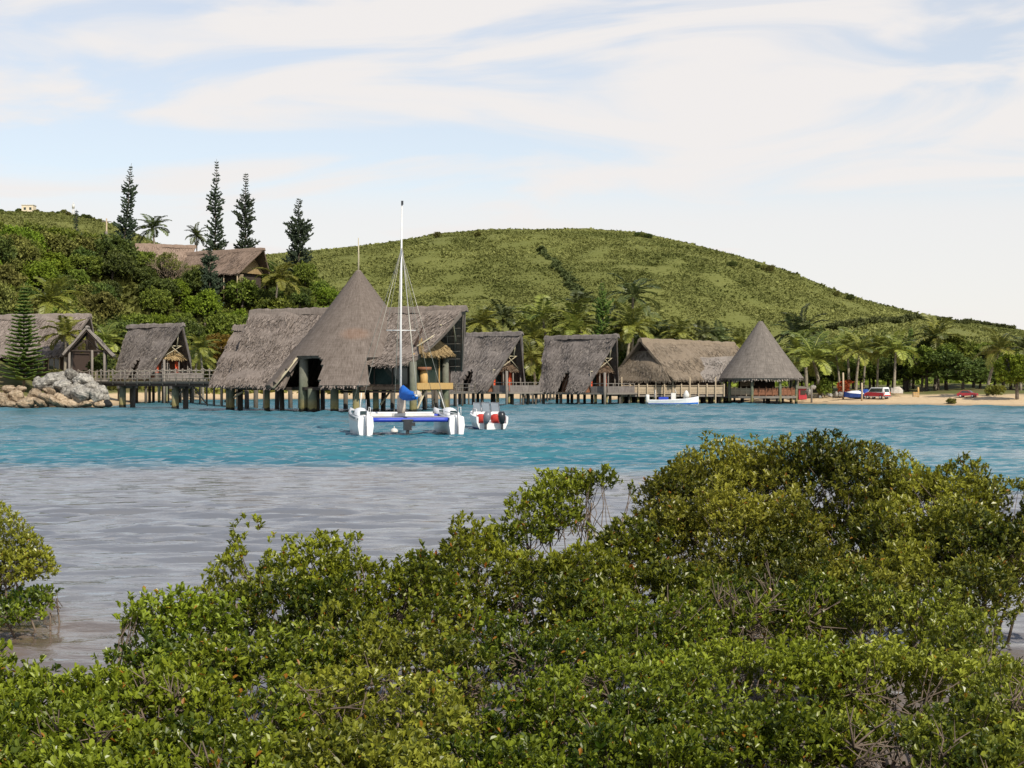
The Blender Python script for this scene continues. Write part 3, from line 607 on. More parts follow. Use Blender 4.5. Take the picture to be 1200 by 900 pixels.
# ------------------------------------------------------------------ over-water bungalow
def bungalow(label, loc, rot, seed, detail=True):
    root = thing('bungalow', label, 'bungalow', loc, rot, 'overwater bungalows')
    H, Wd = 7.5, 4.1
    a0, a1, e0, e1 = -5.9, 5.9, -4.1, 3.4
    def arch(s, t):                                    # the arched side door cut into the near slope
        x = (s - .50) / .10; y = (1 - t) / .36
        return (t > .6) & (x * x + y * y < 1)
    def arch0(s, t): return np.zeros_like(s, bool)
    r = MB(); Lv = math.hypot(H - .2, Wd)
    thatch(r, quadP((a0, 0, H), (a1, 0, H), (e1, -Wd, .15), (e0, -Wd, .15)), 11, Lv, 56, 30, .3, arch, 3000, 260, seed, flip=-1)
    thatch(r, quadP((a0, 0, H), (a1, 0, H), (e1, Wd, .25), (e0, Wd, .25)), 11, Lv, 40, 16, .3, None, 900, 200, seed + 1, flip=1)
    r.build('thatched_roof', M['thatch_grey'], root)
    c = MB(); rg = np.random.default_rng(seed)
    xs = np.linspace(a0 - .08, a1 + .05, 26); pr = [(-.42, -.42), (-.25, .02), (0, .16), (.25, .02), (.42, -.42), (0, -.2)]
    c.loft([[(x, y, H + z + .05 * rg.normal()) for y, z in pr] for x in xs], smooth=False); c.build('ridge_cap', M['thatch_grey'], root)
    w = MB(); inside_wood(w, (a0 + .2, 0, H), (a1 - .15, 0, H), (e1 - .1, Wd, .3), (e0, Wd, .3), (0, .18, .40), 10, 8)
    inside_wood(w, (a0 + .2, 0, H), (a1 - .15, 0, H), (e1 - .1, -Wd, .3), (e0, -Wd, .3), (0, -.18, .40), 8, 4); w.build('rafters', M['wood_dark'], root)
    f = MB(); f.box((.8, 0, -.14), (11.0, 6.6, .24)); f.box((5.0, 0, -.13), (3.2, 6.9, .22)); f.build('deck', M['wood_grey'], root)
    g = MB(); yb = lambda z: Wd * (H - .5 - z) / H
    g.prism([(1.6, -yb(0), 0), (1.6, yb(0), 0), (1.6, yb(3.4), 3.4), (1.6, -yb(3.4), 3.4)], (-.12, 0, 0))
    g.build('back_wall', M['wood_brown'], root)
    g = MB(); g.prism([(1.7, -yb(3.4), 3.4), (1.7, yb(3.4), 3.4), (1.7, 0, H - .7)], (-.1, 0, 0)); g.prism([(-4.0, -3.3, 0), (-4.0, 3.3, 0), (-4.0, 0, H - .7)], (-.1, 0, 0)); g.build('gable_wall', M['weave'], root)
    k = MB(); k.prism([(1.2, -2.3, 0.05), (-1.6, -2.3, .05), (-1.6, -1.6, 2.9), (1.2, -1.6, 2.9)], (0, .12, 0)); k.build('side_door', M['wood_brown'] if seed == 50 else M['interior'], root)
    k = MB(); thatch(k, lambda s, t: np.stack([2.2 + 1.5 * np.asarray(t), (np.asarray(s) - .5) * 4.9 * (.12 + .88 * np.asarray(t)), 4.75 - 1.95 * np.asarray(t)], -1), 4, 2.2, 16, 8, .15, None, 420, 130, seed + 2, flip=-1, slen=.5)
    k.build('gable_skirt', M['straw'] if seed == 30 else M['weave'], root)
    for y, wd in ((-1.6, 1.1), (.4, 1.3)):
        wi = MB(); wi.box((1.66, y, 1.35), (.06, wd, 1.5)); fo = wi.build('window', M['glass'], root)
        fr = MB()
        for dy in (-wd / 2, 0, wd / 2): fr.box((1.70, y + dy, 1.35), (.07, .07, 1.6))
        for dz in (-.78, .78): fr.box((1.705, y, 1.35 + dz), (.07, wd + .08, .07))
        fr.build('frame', M['offwhite'] if seed == 30 else M['wood_dark'], fo)
    for y, x in ((-2.75, 3.35), (1.0, 3.0)):
        cu = MB(); q = np.linspace(0, .62, 13); pts = [(x + .05 * sin(v * 28), y + v) for v in q]
        cu.loft([[(px_, py_, z) for px_, py_ in pts] for z in (.1, 1.3, 2.5)], cap=False, closed=False); cu.build('curtain', M['curtain'], root)
    for y in (-2.9, -.8, 1.2, 2.75):
        p = MB(); p.tube([(3.55, y, -.1), (3.55, y, 2.75)], .09, 7); p.build('post', M['wood_grey'], root)
    b = MB(); b.tube([(3.6, -2.9, 2.75), (3.6, 2.9, 2.75)], .08, 6); b.tube([(4.15, -1.45, 4.5), (4.15, 1.45, 4.5)], .08, 6); b.tube([(4.6, 0, 4.5), (5.0, 0, H - .5)], .09, 6)
    b.build('tie_beam', M['bamboo'], root)
    b = MB(); b.tube([(3.95, -2.1, 2.9), (4.25, 1.2, 4.6)], .055, 6); b.tube([(3.95, 1.75, 2.95), (4.3, -.9, 4.55)], .055, 6); b.build('cross_brace', M['bamboo'], root)
    b = MB(); b.prism([(6.35, -3.1, -.15), (6.35, 3.1, -.15), (6.35, 3.1, .82), (6.35, -3.1, .82)], (.1, 0, 0)); b.prism([(3.9, -3.25, -.15), (6.35, -3.25, -.15), (6.35, -3.25, .82), (3.9, -3.25, .82)], (0, .1, 0)); b.build('balustrade', M['thatch_grey'], root)
    b = MB(); b.tube([(3.9, -3.2, 1.15), (6.4, -3.2, 1.17), (6.4, 3.2, 1.15), (3.9, 3.2, 1.15)], .05, 5)
    for y in np.linspace(-3.1, 3.1, 6): b.tube([(6.42, y, -.2), (6.42, y, 1.2)], .05, 5)
    b.build('railing', M['wood_grey'], root)
    for x in (-4.2, -1.4, 1.6, 4.3, 6.1):
        for y in (-2.9, 0.1, 2.9):
            p = MB(); jx = x + rg.normal(0, .15); q = .2 if x < 6 else .13
            p.tube([(jx, y, -loc[2] - 1.2), (jx, y, -.25)], q, 8); p.build('pile', M['pile'] if (y < -2 and x > 3) else M['pilewood'], root)
    p = MB(); p.tube([(6.3, -3.6, -loc[2] - 1), (6.3, -3.6, 2.6)], .17, 8); p.build('mooring_post', M['wood_grey'], root)
    return root
bungalow('thatched bungalow behind the roped walkway, gable open to the right, left of the great hall', (px2x(182, 212), 212, 3.35), R(-38), 30)
bungalow('dark thatched bungalow half hidden behind the right gable of the great hall', (px2x(569, 197), 197, 1.7), R(-38), 40)
bungalow('dark thatched bungalow between the coconut palms and the long tan restaurant roof', (px2x(681, 204), 204, 1.55), R(-38), 50)
# ------------------------------------------------------------------ great hall with the conical roof
hx, hy = px2x(420, 155), 155.0
hall = thing('great_hall', 'great thatched hall on piles with a tall conical roof and a pole on top', 'hall', (hx, hy, 0))
TH = R(-24)
w = MB()
def in_cone(P):
    def m(s, t):
        q = P(np.asarray(s, float), np.asarray(t, float)); return np.hypot(q[:, 0], q[:, 1]) < 9.4 * (13.95 - q[:, 2]) / 11.55 - .75
    return m
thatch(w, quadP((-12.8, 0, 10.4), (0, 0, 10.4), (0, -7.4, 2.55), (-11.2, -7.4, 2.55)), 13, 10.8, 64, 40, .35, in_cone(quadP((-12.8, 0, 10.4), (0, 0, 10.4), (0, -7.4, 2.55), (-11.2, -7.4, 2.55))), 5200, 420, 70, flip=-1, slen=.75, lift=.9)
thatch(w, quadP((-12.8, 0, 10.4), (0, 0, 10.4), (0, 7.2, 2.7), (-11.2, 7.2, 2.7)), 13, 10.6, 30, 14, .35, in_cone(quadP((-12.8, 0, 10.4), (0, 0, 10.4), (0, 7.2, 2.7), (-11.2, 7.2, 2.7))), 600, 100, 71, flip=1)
thatch(w, quadP((-14.9, 0, 8.8), (-11.8, 0, 8.8), (-10.4, -6.6, 2.7), (-13.6, -6.6, 2.7)), 3.2, 9, 12, 18, .35, None, 900, 120, 72, flip=-1, slen=.9)
thatch(w, quadP((-14.9, 0, 8.8), (-11.8, 0, 8.8), (-10.4, 6.6, 2.7), (-13.6, 6.6, 2.7)), 3.2, 9, 12, 10, .35, None, 200, 60, 73, flip=1)
w.xf(lambda v: rz(v, TH)); w.build('left_wing_roof', M['thatch_hall'], hall)
w = MB()
def sag(P, k):
    return lambda s, t: P(s, t) + np.stack([0 * np.asarray(s), 0 * np.asarray(s), -k * np.sin(np.asarray(t) * pi) * np.asarray(s) ** 2], -1)
thatch(w, sag(quadP((0, 0, 10.3), (12.1, 0, 10.3), (8.5, -5.6, 4.7), (0, -5.6, 4.7)), .5), 12, 8, 60, 32, .35, in_cone(sag(quadP((0, 0, 10.3), (12.1, 0, 10.3), (8.5, -5.6, 4.7), (0, -5.6, 4.7)), .5)), 4200, 380, 74, flip=-1, slen=.75, lift=.9)
thatch(w, quadP((0, 0, 10.3), (12.1, 0, 10.3), (9.3, 5.2, 4.3), (0, 5.6, 4.3)), 12, 8, 36, 14, .35, None, 500, 200, 75, flip=1)
w.xf(lambda v: rz(v, TH)); w.build('right_wing_roof', M['thatch_hall'], hall)
w = MB(); rg = np.random.default_rng(9)
pr = [(-.5, -.5), (-.3, .02), (0, .18), (.3, .02), (.5, -.5), (0, -.25)]
for xa, xb, zz in ((-12.9, 0, 10.4), (0, 12.15, 10.3), (-15.0, -12.6, 8.8)):
    w.loft([[(x, y, zz + z + .05 * rg.normal()) for y, z in pr] for x in np.linspace(xa, xb, 26)], smooth=False)
w.xf(lambda v: rz(v, TH)); w.build('ridge_cap', M['thatch_hall'], hall)
AR = R(180)
def coneP(R0, z1, z0, sagk=0.0, flare=0.0):
    def P(s, t):
        s = np.asarray(s, float); t = np.asarray(t, float); a = -pi / 2 + (s - .5) * 2 * pi
        r = R0 * (t + sagk * np.sin(t * pi) * -1) + .02; zz = z1 + (z0 - z1) * t
        return np.stack([r * np.cos(a), r * np.sin(a), zz], -1)
    return P
def cone_cut(s, t):
    a = (s - .5) * 360; z = 13.95 + (2.4 - 13.95) * t
    lo = -57 + (z - 2.4) * 1.8; hi = -17 - (z - 2.4) * 1.6
    door = (a > lo) & (a < hi) & (z < 5.35 - .9 * np.clip((a - hi + 7) / 7, 0, 1) ** 2)
    return door | ((a > 11.5) & (a < 118) & (z < 5.1))
w = MB(); thatch(w, coneP(9.4, 13.95, 2.4, .035), 52, 15, 150, 64, .35, cone_cut, 12000, 1500, 77, flip=1, slen=.8, lift=1.1)
w.ball((0, 0, 13.8), (.45, .45, .5), 10, 6); cone = w.build('conical_roof', M['thatch_hall'], hall)
w = MB(); w.tube([(0, 0, 13.8), (.03, 0, 15.6), (.0, 0, 17.55)], [.09, .075, .04], 8); w.build('roof_pole', M['bamboo'], cone)
w = MB()
for k in range(3):
    a = R(-90 - 54 + k * 1.6); a2 = R(-90 - 58.5 + k * 1.6); w.tube([(7.15 * cos(a), 7.15 * sin(a), 5.3), (9.4 * cos(a2), 9.4 * sin(a2), 2.35)], .07, 6)
w.build('door_trim', M['bamboo'], hall)
w = MB(); zs = 2.45
ring = [(6.8 * cos(a), 6.8 * sin(a), zs) for a in np.linspace(0, 2 * pi, 25)[:-1]]; w.prism(ring, (0, 0, -.3))
wl = lambda pts: rz(np.array(pts, float), TH)
w.prism(wl([(-11, -5, zs - .02), (0, -5, zs - .02), (0, 5, zs - .02), (-11, 5, zs - .02)]), (0, 0, -.3))
w.prism(wl([(0, -4.9, zs + .03), (8.6, -4.9, zs + .03), (8.6, 4.6, zs + .03), (0, 4.6, zs + .03)]), (0, 0, -.35)); w.build('floor', M['wood_dark'], hall)
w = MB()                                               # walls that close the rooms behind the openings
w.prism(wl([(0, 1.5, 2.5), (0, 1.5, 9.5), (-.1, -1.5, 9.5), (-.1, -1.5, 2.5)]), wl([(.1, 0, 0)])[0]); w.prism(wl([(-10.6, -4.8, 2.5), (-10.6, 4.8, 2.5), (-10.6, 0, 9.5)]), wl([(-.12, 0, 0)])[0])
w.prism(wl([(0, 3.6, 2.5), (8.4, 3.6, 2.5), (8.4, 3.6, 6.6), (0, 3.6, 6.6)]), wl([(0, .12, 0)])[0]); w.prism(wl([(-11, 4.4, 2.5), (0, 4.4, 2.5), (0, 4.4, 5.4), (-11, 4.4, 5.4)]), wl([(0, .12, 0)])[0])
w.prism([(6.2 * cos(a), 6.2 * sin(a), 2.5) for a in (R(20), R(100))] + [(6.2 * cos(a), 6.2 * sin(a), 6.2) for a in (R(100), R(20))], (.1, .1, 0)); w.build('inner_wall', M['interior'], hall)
# side bay under the right wing eave: posts, sill beam, dark glass
w = MB(); w.prism(wl([(1.5, -4.55, 2.6), (8.2, -4.55, 2.6), (8.2, -4.55, 4.9), (1.5, -4.55, 4.9)]), wl([(0, .08, 0)])[0]); gl = w.build('window', M['glass'], hall)
w = MB()
for x in (1.9, 4.4, 6.4, 8.1): w.bar(*wl([(x, -4.6, 2.5), (x, -4.6, 5.0)]), .12, .12)
w.bar(*wl([(1.0, -4.65, 2.62), (8.4, -4.65, 2.62)]), .14, .2); w.build('frame', M['wood_dark'], gl)
w = MB(); w.bar(*wl([(.8, -5.0, 2.35), (8.7, -5.0, 2.35)]), .25, .3); w.bar(*wl([(.8, -4.9, 2.0), (8.7, -4.9, 2.0)]), .2, .2); w.build('sill_beam', M['wood_dark'], hall)
# gable window, its timber frame and the straw apron over it
ya, yb2 = -4.6, 1.9
w = MB(); w.prism(wl([(8.55, ya, 2.6), (8.55, yb2, 2.6), (8.55, yb2, 5.5), (8.55, ya, 5.5)]), wl([(-.06, 0, 0)])[0]); gl = w.build('window', M['glass'], hall)
w = MB()
for y, q in ((ya, .16), (yb2 - .9, .1), (yb2, .22)): w.bar(*wl([(8.66, y, 2.5), (8.66, y, 5.6)]), q, q)
w.bar(*wl([(8.68, ya, 5.6), (8.68, yb2, 5.6)]), .2, .25); w.bar(*wl([(8.68, ya, 2.62), (8.68, yb2, 2.62)]), .2, .2); w.build('frame', M['wood_new'], gl)
w = MB(); thatch(w, lambda s, t: wl(np.stack([8.6 + 1.0 * np.asarray(t), ya - .15 + (yb2 - ya + .5) * (.5 + (np.asarray(s) - .5) * (.25 + .75 * np.sqrt(np.clip(np.asarray(t), 0, 1)))), 7.35 - 1.65 * np.asarray(t)], -1)), 6, 2, 20, 10, .2, None, 500, 200, 80, flip=-1, slen=.5)
w.build('gable_apron', M['straw'], hall)
w = MB(); w.prism(wl([(8.3, -2.5, 5.6), (8.3, 4.6, 5.2), (8.3, 1.2, 9.0), (8.3, -.8, 9.3), (8.3, -3.6, 6.6)]), wl([(-.1, 0, 0)])[0]); w.prism(wl([(8.2, 2, 2.5), (8.2, 4.5, 2.5), (8.2, 4.5, 5.3), (8.2, 2, 5.6)]), wl([(-.1, 0, 0)])[0]); w.build('gable_wall', M['interior'], hall)
w = MB(); w.bar(*wl([(9.35, -5.1, 2.55), (9.35, 2.6, 2.55)]), .12, .62); w.bar(*wl([(9.0, -5.1, 2.28), (9.0, 2.6, 2.28)]), .8, .12); w.build('balcony_board', M['wood_new'], hall)
w = MB(); w.tube(wl([(8.95, -2.9, 2.3), (8.95, -2.9, 4.1)]), .4, 10); w.build('timber_drum', M['wood_new'], hall)
w = MB(); w.tube(wl([(8.95, -2.9, 4.1), (8.95, -2.9, 4.4)]), .75, 12); w.build('table_top', M['wood_brown'], hall)
w = MB(); w.tube(wl([(9.0, -4.4, 6.4), (11.0, .6, 9.1)]), .07, 6); w.tube(wl([(9.0, 4.6, 5.6), (10.9, -.5, 9.0)]), .07, 6); w.tube(wl([(10.2, -1.9, 8.5), (10.2, 1.9, 8.5)]), .07, 6); w.build('gable_pole', M['bamboo'], hall)
w = MB()
inside_wood(w, wl([(0.5, 0, 10.3)])[0], wl([(11.9, 0, 10.3)])[0], wl([(9.2, 5.2, 4.3)])[0], wl([(0.5, 5.6, 4.3)])[0], wl([(0, .25, .42)])[0], 12, 8)
w.build('rafters', M['wood_grey'], hall)
def hall_pile(px, D, r, top, m='pile', bot=-1.5):
    w = MB(); x, y = px2x(px, D) - hx, D - hy; rg_ = np.random.default_rng(int(px))
    w.tube([(x, y, bot), (x + rg_.normal(0, .04), y, (top + bot) / 2), (x, y, top)], [r, r * .98, r * .95], 12); w.build('pile', M[m], hall)
for a in ((272, 158, .30, 2.5), (313, 154, .30, 2.6), (356, 151, .48, 5.2), (366, 150, .48, 2.3), (392, 148.5, .42, 2.5), (417, 147, .34, 2.4), (441, 150, .30, 4.8), (484, 146.5, .36, 4.9), (472, 152, .34, 2.3), (522, 153, .34, 5.6)): hall_pile(*a)
for px, D in ((289, 168), (325, 166), (340, 170), (378, 165), (405, 167), (430, 163), (450, 160), (460, 166), (497, 163), (511, 160), (300, 172), (352, 172), (508, 168), (372, 158), (330, 158)): hall_pile(px, D, .26, 2.3, 'pilewood')
for (p0, y0, D0), (p1, y1, D1) in (((489, 479, 147.5), (501, 452, 150)), ((521, 476, 152.5), (511, 452, 151)), ((446, 474, 150), (459, 456, 153)), ((285, 459, 157), (272, 467, 158))):
    w = MB(); w.tube([at(p0, y0, D0) - [hx, hy, 0], at(p1, y1, D1) - [hx, hy, 0]], .11, 6); w.build('pile_brace', M['bamboo'], hall)
# ------------------------------------------------------------------ roped walkway
wa, wb = np.array([px2x(103, 182), 182, 0]), np.array([px2x(284, 158.5), 158.5, 0])
walk = thing('walkway', 'timber walkway on concrete piles with rope railing, leading left to the rocks', 'walkway', wa)
dv = unit(wb - wa); Lw = np.linalg.norm(wb - wa); nv_ = np.array([-dv[1], dv[0], 0])
w = MB(); w.bar(dv * 0 + [0, 0, 2.86], dv * Lw + [0, 0, 2.86], 2.4, .16)
for i in range(int(Lw / .42)): w.bar(dv * (i * .42 + .2) - nv_ * 1.3 + [0, 0, 2.99], dv * (i * .42 + .2) + nv_ * 1.3 + [0, 0, 2.99], .36, .07, tone=random.uniform(.2, .8))
w.build('deck', M['wood_grey'], walk)
w = MB()
for sy in (-1.0, 1.0): w.bar(nv_ * sy + [0, 0, 2.62], dv * Lw + nv_ * sy + [0, 0, 2.62], .18, .32)
w.build('bearer', M['wood_dark'], walk)
npst = 13
for sy in (-1.25, 1.25):
    for i in range(npst):
        p = dv * (Lw * i / (npst - 1)) + nv_ * sy; w = MB(); w.tube([p + [0, 0, 2.6], p + [0, 0, 4.42]], .075, 6); w.build('rail_post', M['wood_grey'], walk)
    w = MB()
    for i in range(npst - 1):
        for zt, sg in ((4.32, .22), (3.75, .03), (3.35, .0)):
            u = np.linspace(0, 1, 7); w.tube([dv * (Lw * (i + q) / (npst - 1)) + nv_ * sy + [0, 0, zt - sg * 4 * q * (1 - q)] for q in u], .045 if sg > .1 else .035, 5)
    w.build('rope_rail', M['rope'], walk)
for px in (154, 217, 276):
    t = (px - 103) / (284 - 103); p = dv * Lw * (t * (158.5 / (158.5 * t + 182 * (1 - t)) * 1.0 + (1 - t) * 0)) if False else dv * Lw * t
    w = MB(); w.tube([p - nv_ * .6 + [0, 0, -1.5], p - nv_ * .6 + [0, 0, 2.6]], .40, 12); w.build('concrete_pile', M['pile'], walk)
    w = MB(); w.bar(p - nv_ * 1.2 + [0, 0, 2.35], p + nv_ * 1.2 + [0, 0, 2.35], .45, .3); w.build('pile_cap', M['wood_grey'], walk)
    w = MB(); w.tube([p + nv_ * .7 + [0, 0, -1.5], p + nv_ * .7 + [0, 0, 2.6]], .3, 10); w.build('concrete_pile', M['pilewood'], walk)
w = MB(); w.tube([dv * Lw * .97 + [0, 0, 1.9], dv * Lw * .90 + [0, 0, .9]], .1, 6); w.tube([dv * Lw * .62 + nv_ + [0, 0, 2.5], dv * Lw * .52 + nv_ + [0, 0, .4]], .08, 6); w.tube([dv * Lw * .66 + nv_ + [0, 0, 2.5], dv * Lw * .75 + nv_ + [0, 0, .4]], .08, 6); w.build('brace', M['wood_grey'], walk)
# link walkway behind, from the first bungalow to the hall, and between the dark bungalows and the shore
def pier(label, a, b, z, wd, nrow, ground=-1.5):
    a, b = np.array([*a, 0.]), np.array([*b, 0.]); d = unit(b - a); L = np.linalg.norm(b - a); nn = np.array([-d[1], d[0], 0])
    t = thing('footbridge', label, 'footbridge', a)
    w = MB(); w.bar([0, 0, z - .08], d * L + [0, 0, z - .08], wd, .16)
    for i in range(int(L / .5)): w.bar(d * (i * .5 + .2) - nn * (wd / 2 + .03) + [0, 0, z + .04], d * (i * .5 + .2) + nn * (wd / 2 + .03) + [0, 0, z + .04], .4, .06, tone=random.uniform(.2, .8))
    w.build('deck', M['wood_grey'], t)
    for i in range(nrow):
        for sy in (-1, 1):
            p = d * L * i / (nrow - 1) + nn * sy * wd / 2; w = MB(); w.tube([p + [0, 0, ground], p + [0, 0, z + 1.05]], .11, 7); w.build('pile', M['pilewood'], t)
    w = MB()
    for sy in (-1, 1):
        for zz in (1.0, .55): w.tube([nn * sy * wd / 2 + [0, 0, z + zz], d * L + nn * sy * wd / 2 + [0, 0, z + zz]], .05, 5)
    w.build('handrail', M['wood_grey'], t)
pier('low footbridge on thin dark piles running behind the first bungalow to the hall', (px2x(205, 222), 222), (px2x(300, 172), 172), 2.4, 1.8, 12)
pier('footbridge on leaning posts joining the two dark bungalows to the beach', (px2x(617, 203), 203), (px2x(650, 256), 256), 1.3, 1.6, 9)
pier('footbridge on piles between the great hall and the half hidden bungalow', (px2x(500, 168), 168), (px2x(548, 192), 192), 1.7, 1.8, 7)
# ------------------------------------------------------------------ long restaurant roof
PH = R(45); rx, ry = 24.0, 212.2
rest = thing('restaurant', 'long tan thatched restaurant with a hipped left end and boarded terrace', 'restaurant', (rx, ry, 0)); rl = lambda pts: rz(np.array(pts, float), PH)
def RQ(*p): return quadP(*rl(list(p)))
w = MB()
thatch(w, RQ((-9.7, 0, 8.75), (11.2, 0, 8.55), (11.2, -5.6, 3.2), (-9.3, -5.6, 3.15)), 20, 7.8, 60, 20, .3, None, 2600, 380, 90, flip=-1, slen=.55, lift=.7)
thatch(w, RQ((-9.7, 0, 8.75), (11.2, 0, 8.55), (11.2, 5.6, 3.2), (-9.3, 5.6, 3.15)), 20, 7.8, 30, 10, .3, None, 300, 100, 91, flip=1)
thatch(w, RQ((-8.7, 1.75, 7.1), (-8.7, -1.75, 7.1), (-10.4, -5.7, 3.1), (-10.4, 5.7, 3.1)), 8, 5, 30, 14, .3, None, 900, 260, 92, flip=1 if False else -1, slen=.5, lift=.7)
w.build('thatched_roof', M['thatch_new'], rest)
w = MB(); w.prism(rl([(-8.6, 1.55, 6.9), (-8.6, -1.55, 6.9), (-8.6, 0, 8.45)]), rl([(.1, 0, 0)])[0]); w.build('gablet', M['interior'], rest)
w = MB(); rg = np.random.default_rng(19)
w.loft([rl([(x, y, 8.68 - .009 * (x + 10) + z + .04 * rg.normal()) for y, z in pr]) for x in np.linspace(-9.7, 11.2, 30)], smooth=False); w.build('ridge_cap', M['thatch_new'], rest)
ax0, ax1, ay = px2x(810, 207) - rx, px2x(866, 207) - rx, 210.6 - ry
w = MB(); thatch(w, quadP((ax0 + .6, ay, 6.35), (ax1, ay, 6.35), (ax1, ay - 4.3, 3.2), (ax0 - .6, ay - 4.3, 3.2)), 6, 5, 26, 14, .3, None, 900, 160, 94, flip=-1, slen=.5, lift=.8)
thatch(w, quadP((ax0 + .6, ay, 6.35), (ax1, ay, 6.35), (ax1, ay + 4, 3.2), (ax0 - .6, ay + 4, 3.2)), 6, 5, 16, 8, .3, None, 100, 60, 95, flip=1)
thatch(w, quadP((ax0 + .6, ay + .4, 6.2), (ax0 + .6, ay - .4, 6.2), (ax0 - .6, ay - 4.3, 3.15), (ax0 - .6, ay + 4, 3.15)), 6, 5, 16, 8, .3, None, 200, 100, 96, flip=-1, slen=.5)
w.build('link_roof', M['thatch_pav'], rest)
fx0, fx1, fy = px2x(727, 204) - rx, px2x(848, 204) - rx, 203.2 - ry
w = MB(); w.box(((fx0 + fx1) / 2, fy + 4.0, 1.1), (fx1 - fx0, 8.5, .25)); w.box((0, 3, 1.08), (20, 12, .2), rot=PH); w.build('deck', M['wood_grey'], rest)
w = MB()
for i in range(5): w.box(((fx0 + fx1) / 2, fy - .3 + .012 * (i % 2), 1.42 + i * .2), (fx1 - fx0, .06, .17), tone=[.4, .6, .45, .7, .5][i])
w.box(((fx0 + fx1) / 2, fy - .33, 2.46), (fx1 - fx0, .16, .08)); w.build('balustrade', M['wood_pale'], rest)
for i in range(13):
    x = fx0 + .1 + (fx1 - fx0 - .2) * i / 12; w = MB(); tall = i in (0, 4, 6, 8, 11)
    w.bar((x, fy - .42, 1.0 if not tall else -1.3), (x, fy - .42, 2.7 if not tall else 3.6), .16, .16); w.build('post', M['wood_pale'], rest)
for i in range(14):
    x = fx0 + .3 + (fx1 - fx0 - .6) * i / 13
    for yy in (fy + .3, fy + 3.6): w = MB(); w.tube([(x, yy, -1.3), (x, yy, 1.0)], .17, 8); w.build('pile', M['pile'] if yy < fy + 1 else M['pilewood'], rest)
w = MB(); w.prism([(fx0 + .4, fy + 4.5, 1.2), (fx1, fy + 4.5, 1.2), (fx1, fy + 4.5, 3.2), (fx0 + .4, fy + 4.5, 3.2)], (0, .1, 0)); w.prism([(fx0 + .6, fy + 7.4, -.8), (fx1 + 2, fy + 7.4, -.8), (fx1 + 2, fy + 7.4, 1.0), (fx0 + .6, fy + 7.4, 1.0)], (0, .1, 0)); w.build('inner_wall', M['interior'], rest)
for i in range(5):
    x = fx0 + 3 + i * 2.2; w = MB(); w.box((x, fy + 1.6, 1.98), (1.1, .8, .06))
    for dx in (-.45, .45): w.box((x + dx, fy + 1.6, 1.6), (.07, .6, .75))
    w.build('table', M['wood_brown'], rest)
# ------------------------------------------------------------------ conical pavilion
pv = thing('pavilion', 'open sided pavilion with a steep pointed conical thatch roof at the beach', 'pavilion', (px2x(892, 207), 207.5, 0))
w = MB(); thatch(w, coneP(5.55, 11.0, 3.25, .02), 33, 9.4, 84, 30, .3, None, 4200, 800, 101, flip=1, slen=.5, lift=.6); w.build('conical_roof', M['thatch_pav'], pv)
w = MB(); w.prism([(5.0 * cos(a), 5.0 * sin(a), 1.05) for a in np.linspace(0, 2 * pi, 17)[:-1]], (0, 0, -.28)); w.build('deck', M['wood_grey'], pv)
for i in range(8):
    a = R(-90 + 22.5 + i * 45); w = MB(); w.tube([(4.85 * cos(a), 4.85 * sin(a), -1.3), (4.85 * cos(a), 4.85 * sin(a), 3.9)], .2, 10); w.build('post', M['pile'], pv)
    b = R(-90 + 67.5 + i * 45)
    w = MB(); p0, p1 = np.array([4.75 * cos(a), 4.75 * sin(a), 0]), np.array([4.75 * cos(b), 4.75 * sin(b), 0])
    for k in range(5): w.bar(p0 + [0, 0, 1.25 + k * .19], p1 + [0, 0, 1.25 + k * .19], .06, .17, tone=[.35, .6, .45, .65, .4][k])
    for k in (.25, .5, .75): q = p0 * (1 - k) + p1 * k; w.bar(q * 1.012 + [0, 0, .9], q * 1.012 + [0, 0, 2.3], .12, .12)
    w.build('balustrade', M['wood_brown'] if i in (0, 7) else M['wood_pale'], pv)
for i in range(11):
    a = i * 2.4; r_ = 3.9 * math.sqrt((i + .5) / 11); w = MB(); w.tube([(r_ * cos(a), r_ * sin(a), -1.2), (r_ * cos(a), r_ * sin(a), .9)], .15, 7); w.build('pile', M['pilewood'], pv)
w = MB(); w.box((-1.6, 1.2, 2.75), (2.0, .08, .75)); w.build('hanging_panel', M['wood_pale'], pv)
w = MB(); w.box((0, 3.2, 2.0), (5.0, .15, 2.3)); w.build('bar_wall', M['interior'], pv)
# ------------------------------------------------------------------ left shore: long house and gabled gate
gx, gy = px2x(101, 181), 181.5; gz = 3.3
gate = thing('gatehouse', 'small open thatched gatehouse with steep gable at the walkway end above the rocks', 'gatehouse', (gx, gy, gz), R(12))
w = MB(); hw, hh, gd = 3.1, 3.35, 3.0
thatch(w, quadP((0, -1.9, 6.15), (0, gd, 6.15), (hw, gd - .3, 2.75), (hw, -1.2, 2.75)), 4, 4.6, 18, 14, .22, None, 420, 90, 110, flip=-1, slen=.5, lift=.5)
thatch(w, quadP((0, -1.9, 6.15), (0, gd, 6.15), (-hw + .3, gd - .3, 2.9), (-hw + .3, -1.2, 2.9)), 4, 4.6, 18, 14, .22, None, 420, 90, 111, flip=1, slen=.5, lift=.5)
w.ball((0, .5, 6.12), (.28, 2.35, .22), 8, 6); w.build('thatched_roof', M['thatch_pav'], gate)
for x, y in ((-2.0, -.9), (2.0, -.9), (-2.0, 2.2), (2.0, 2.2), (.6, -.95)):
    w = MB(); w.tube([(x, y, -1.2), (x, y, 3.6 if abs(x) > 1 else 3.4)], .15, 8); w.build('post', M['wood_grey'], gate)
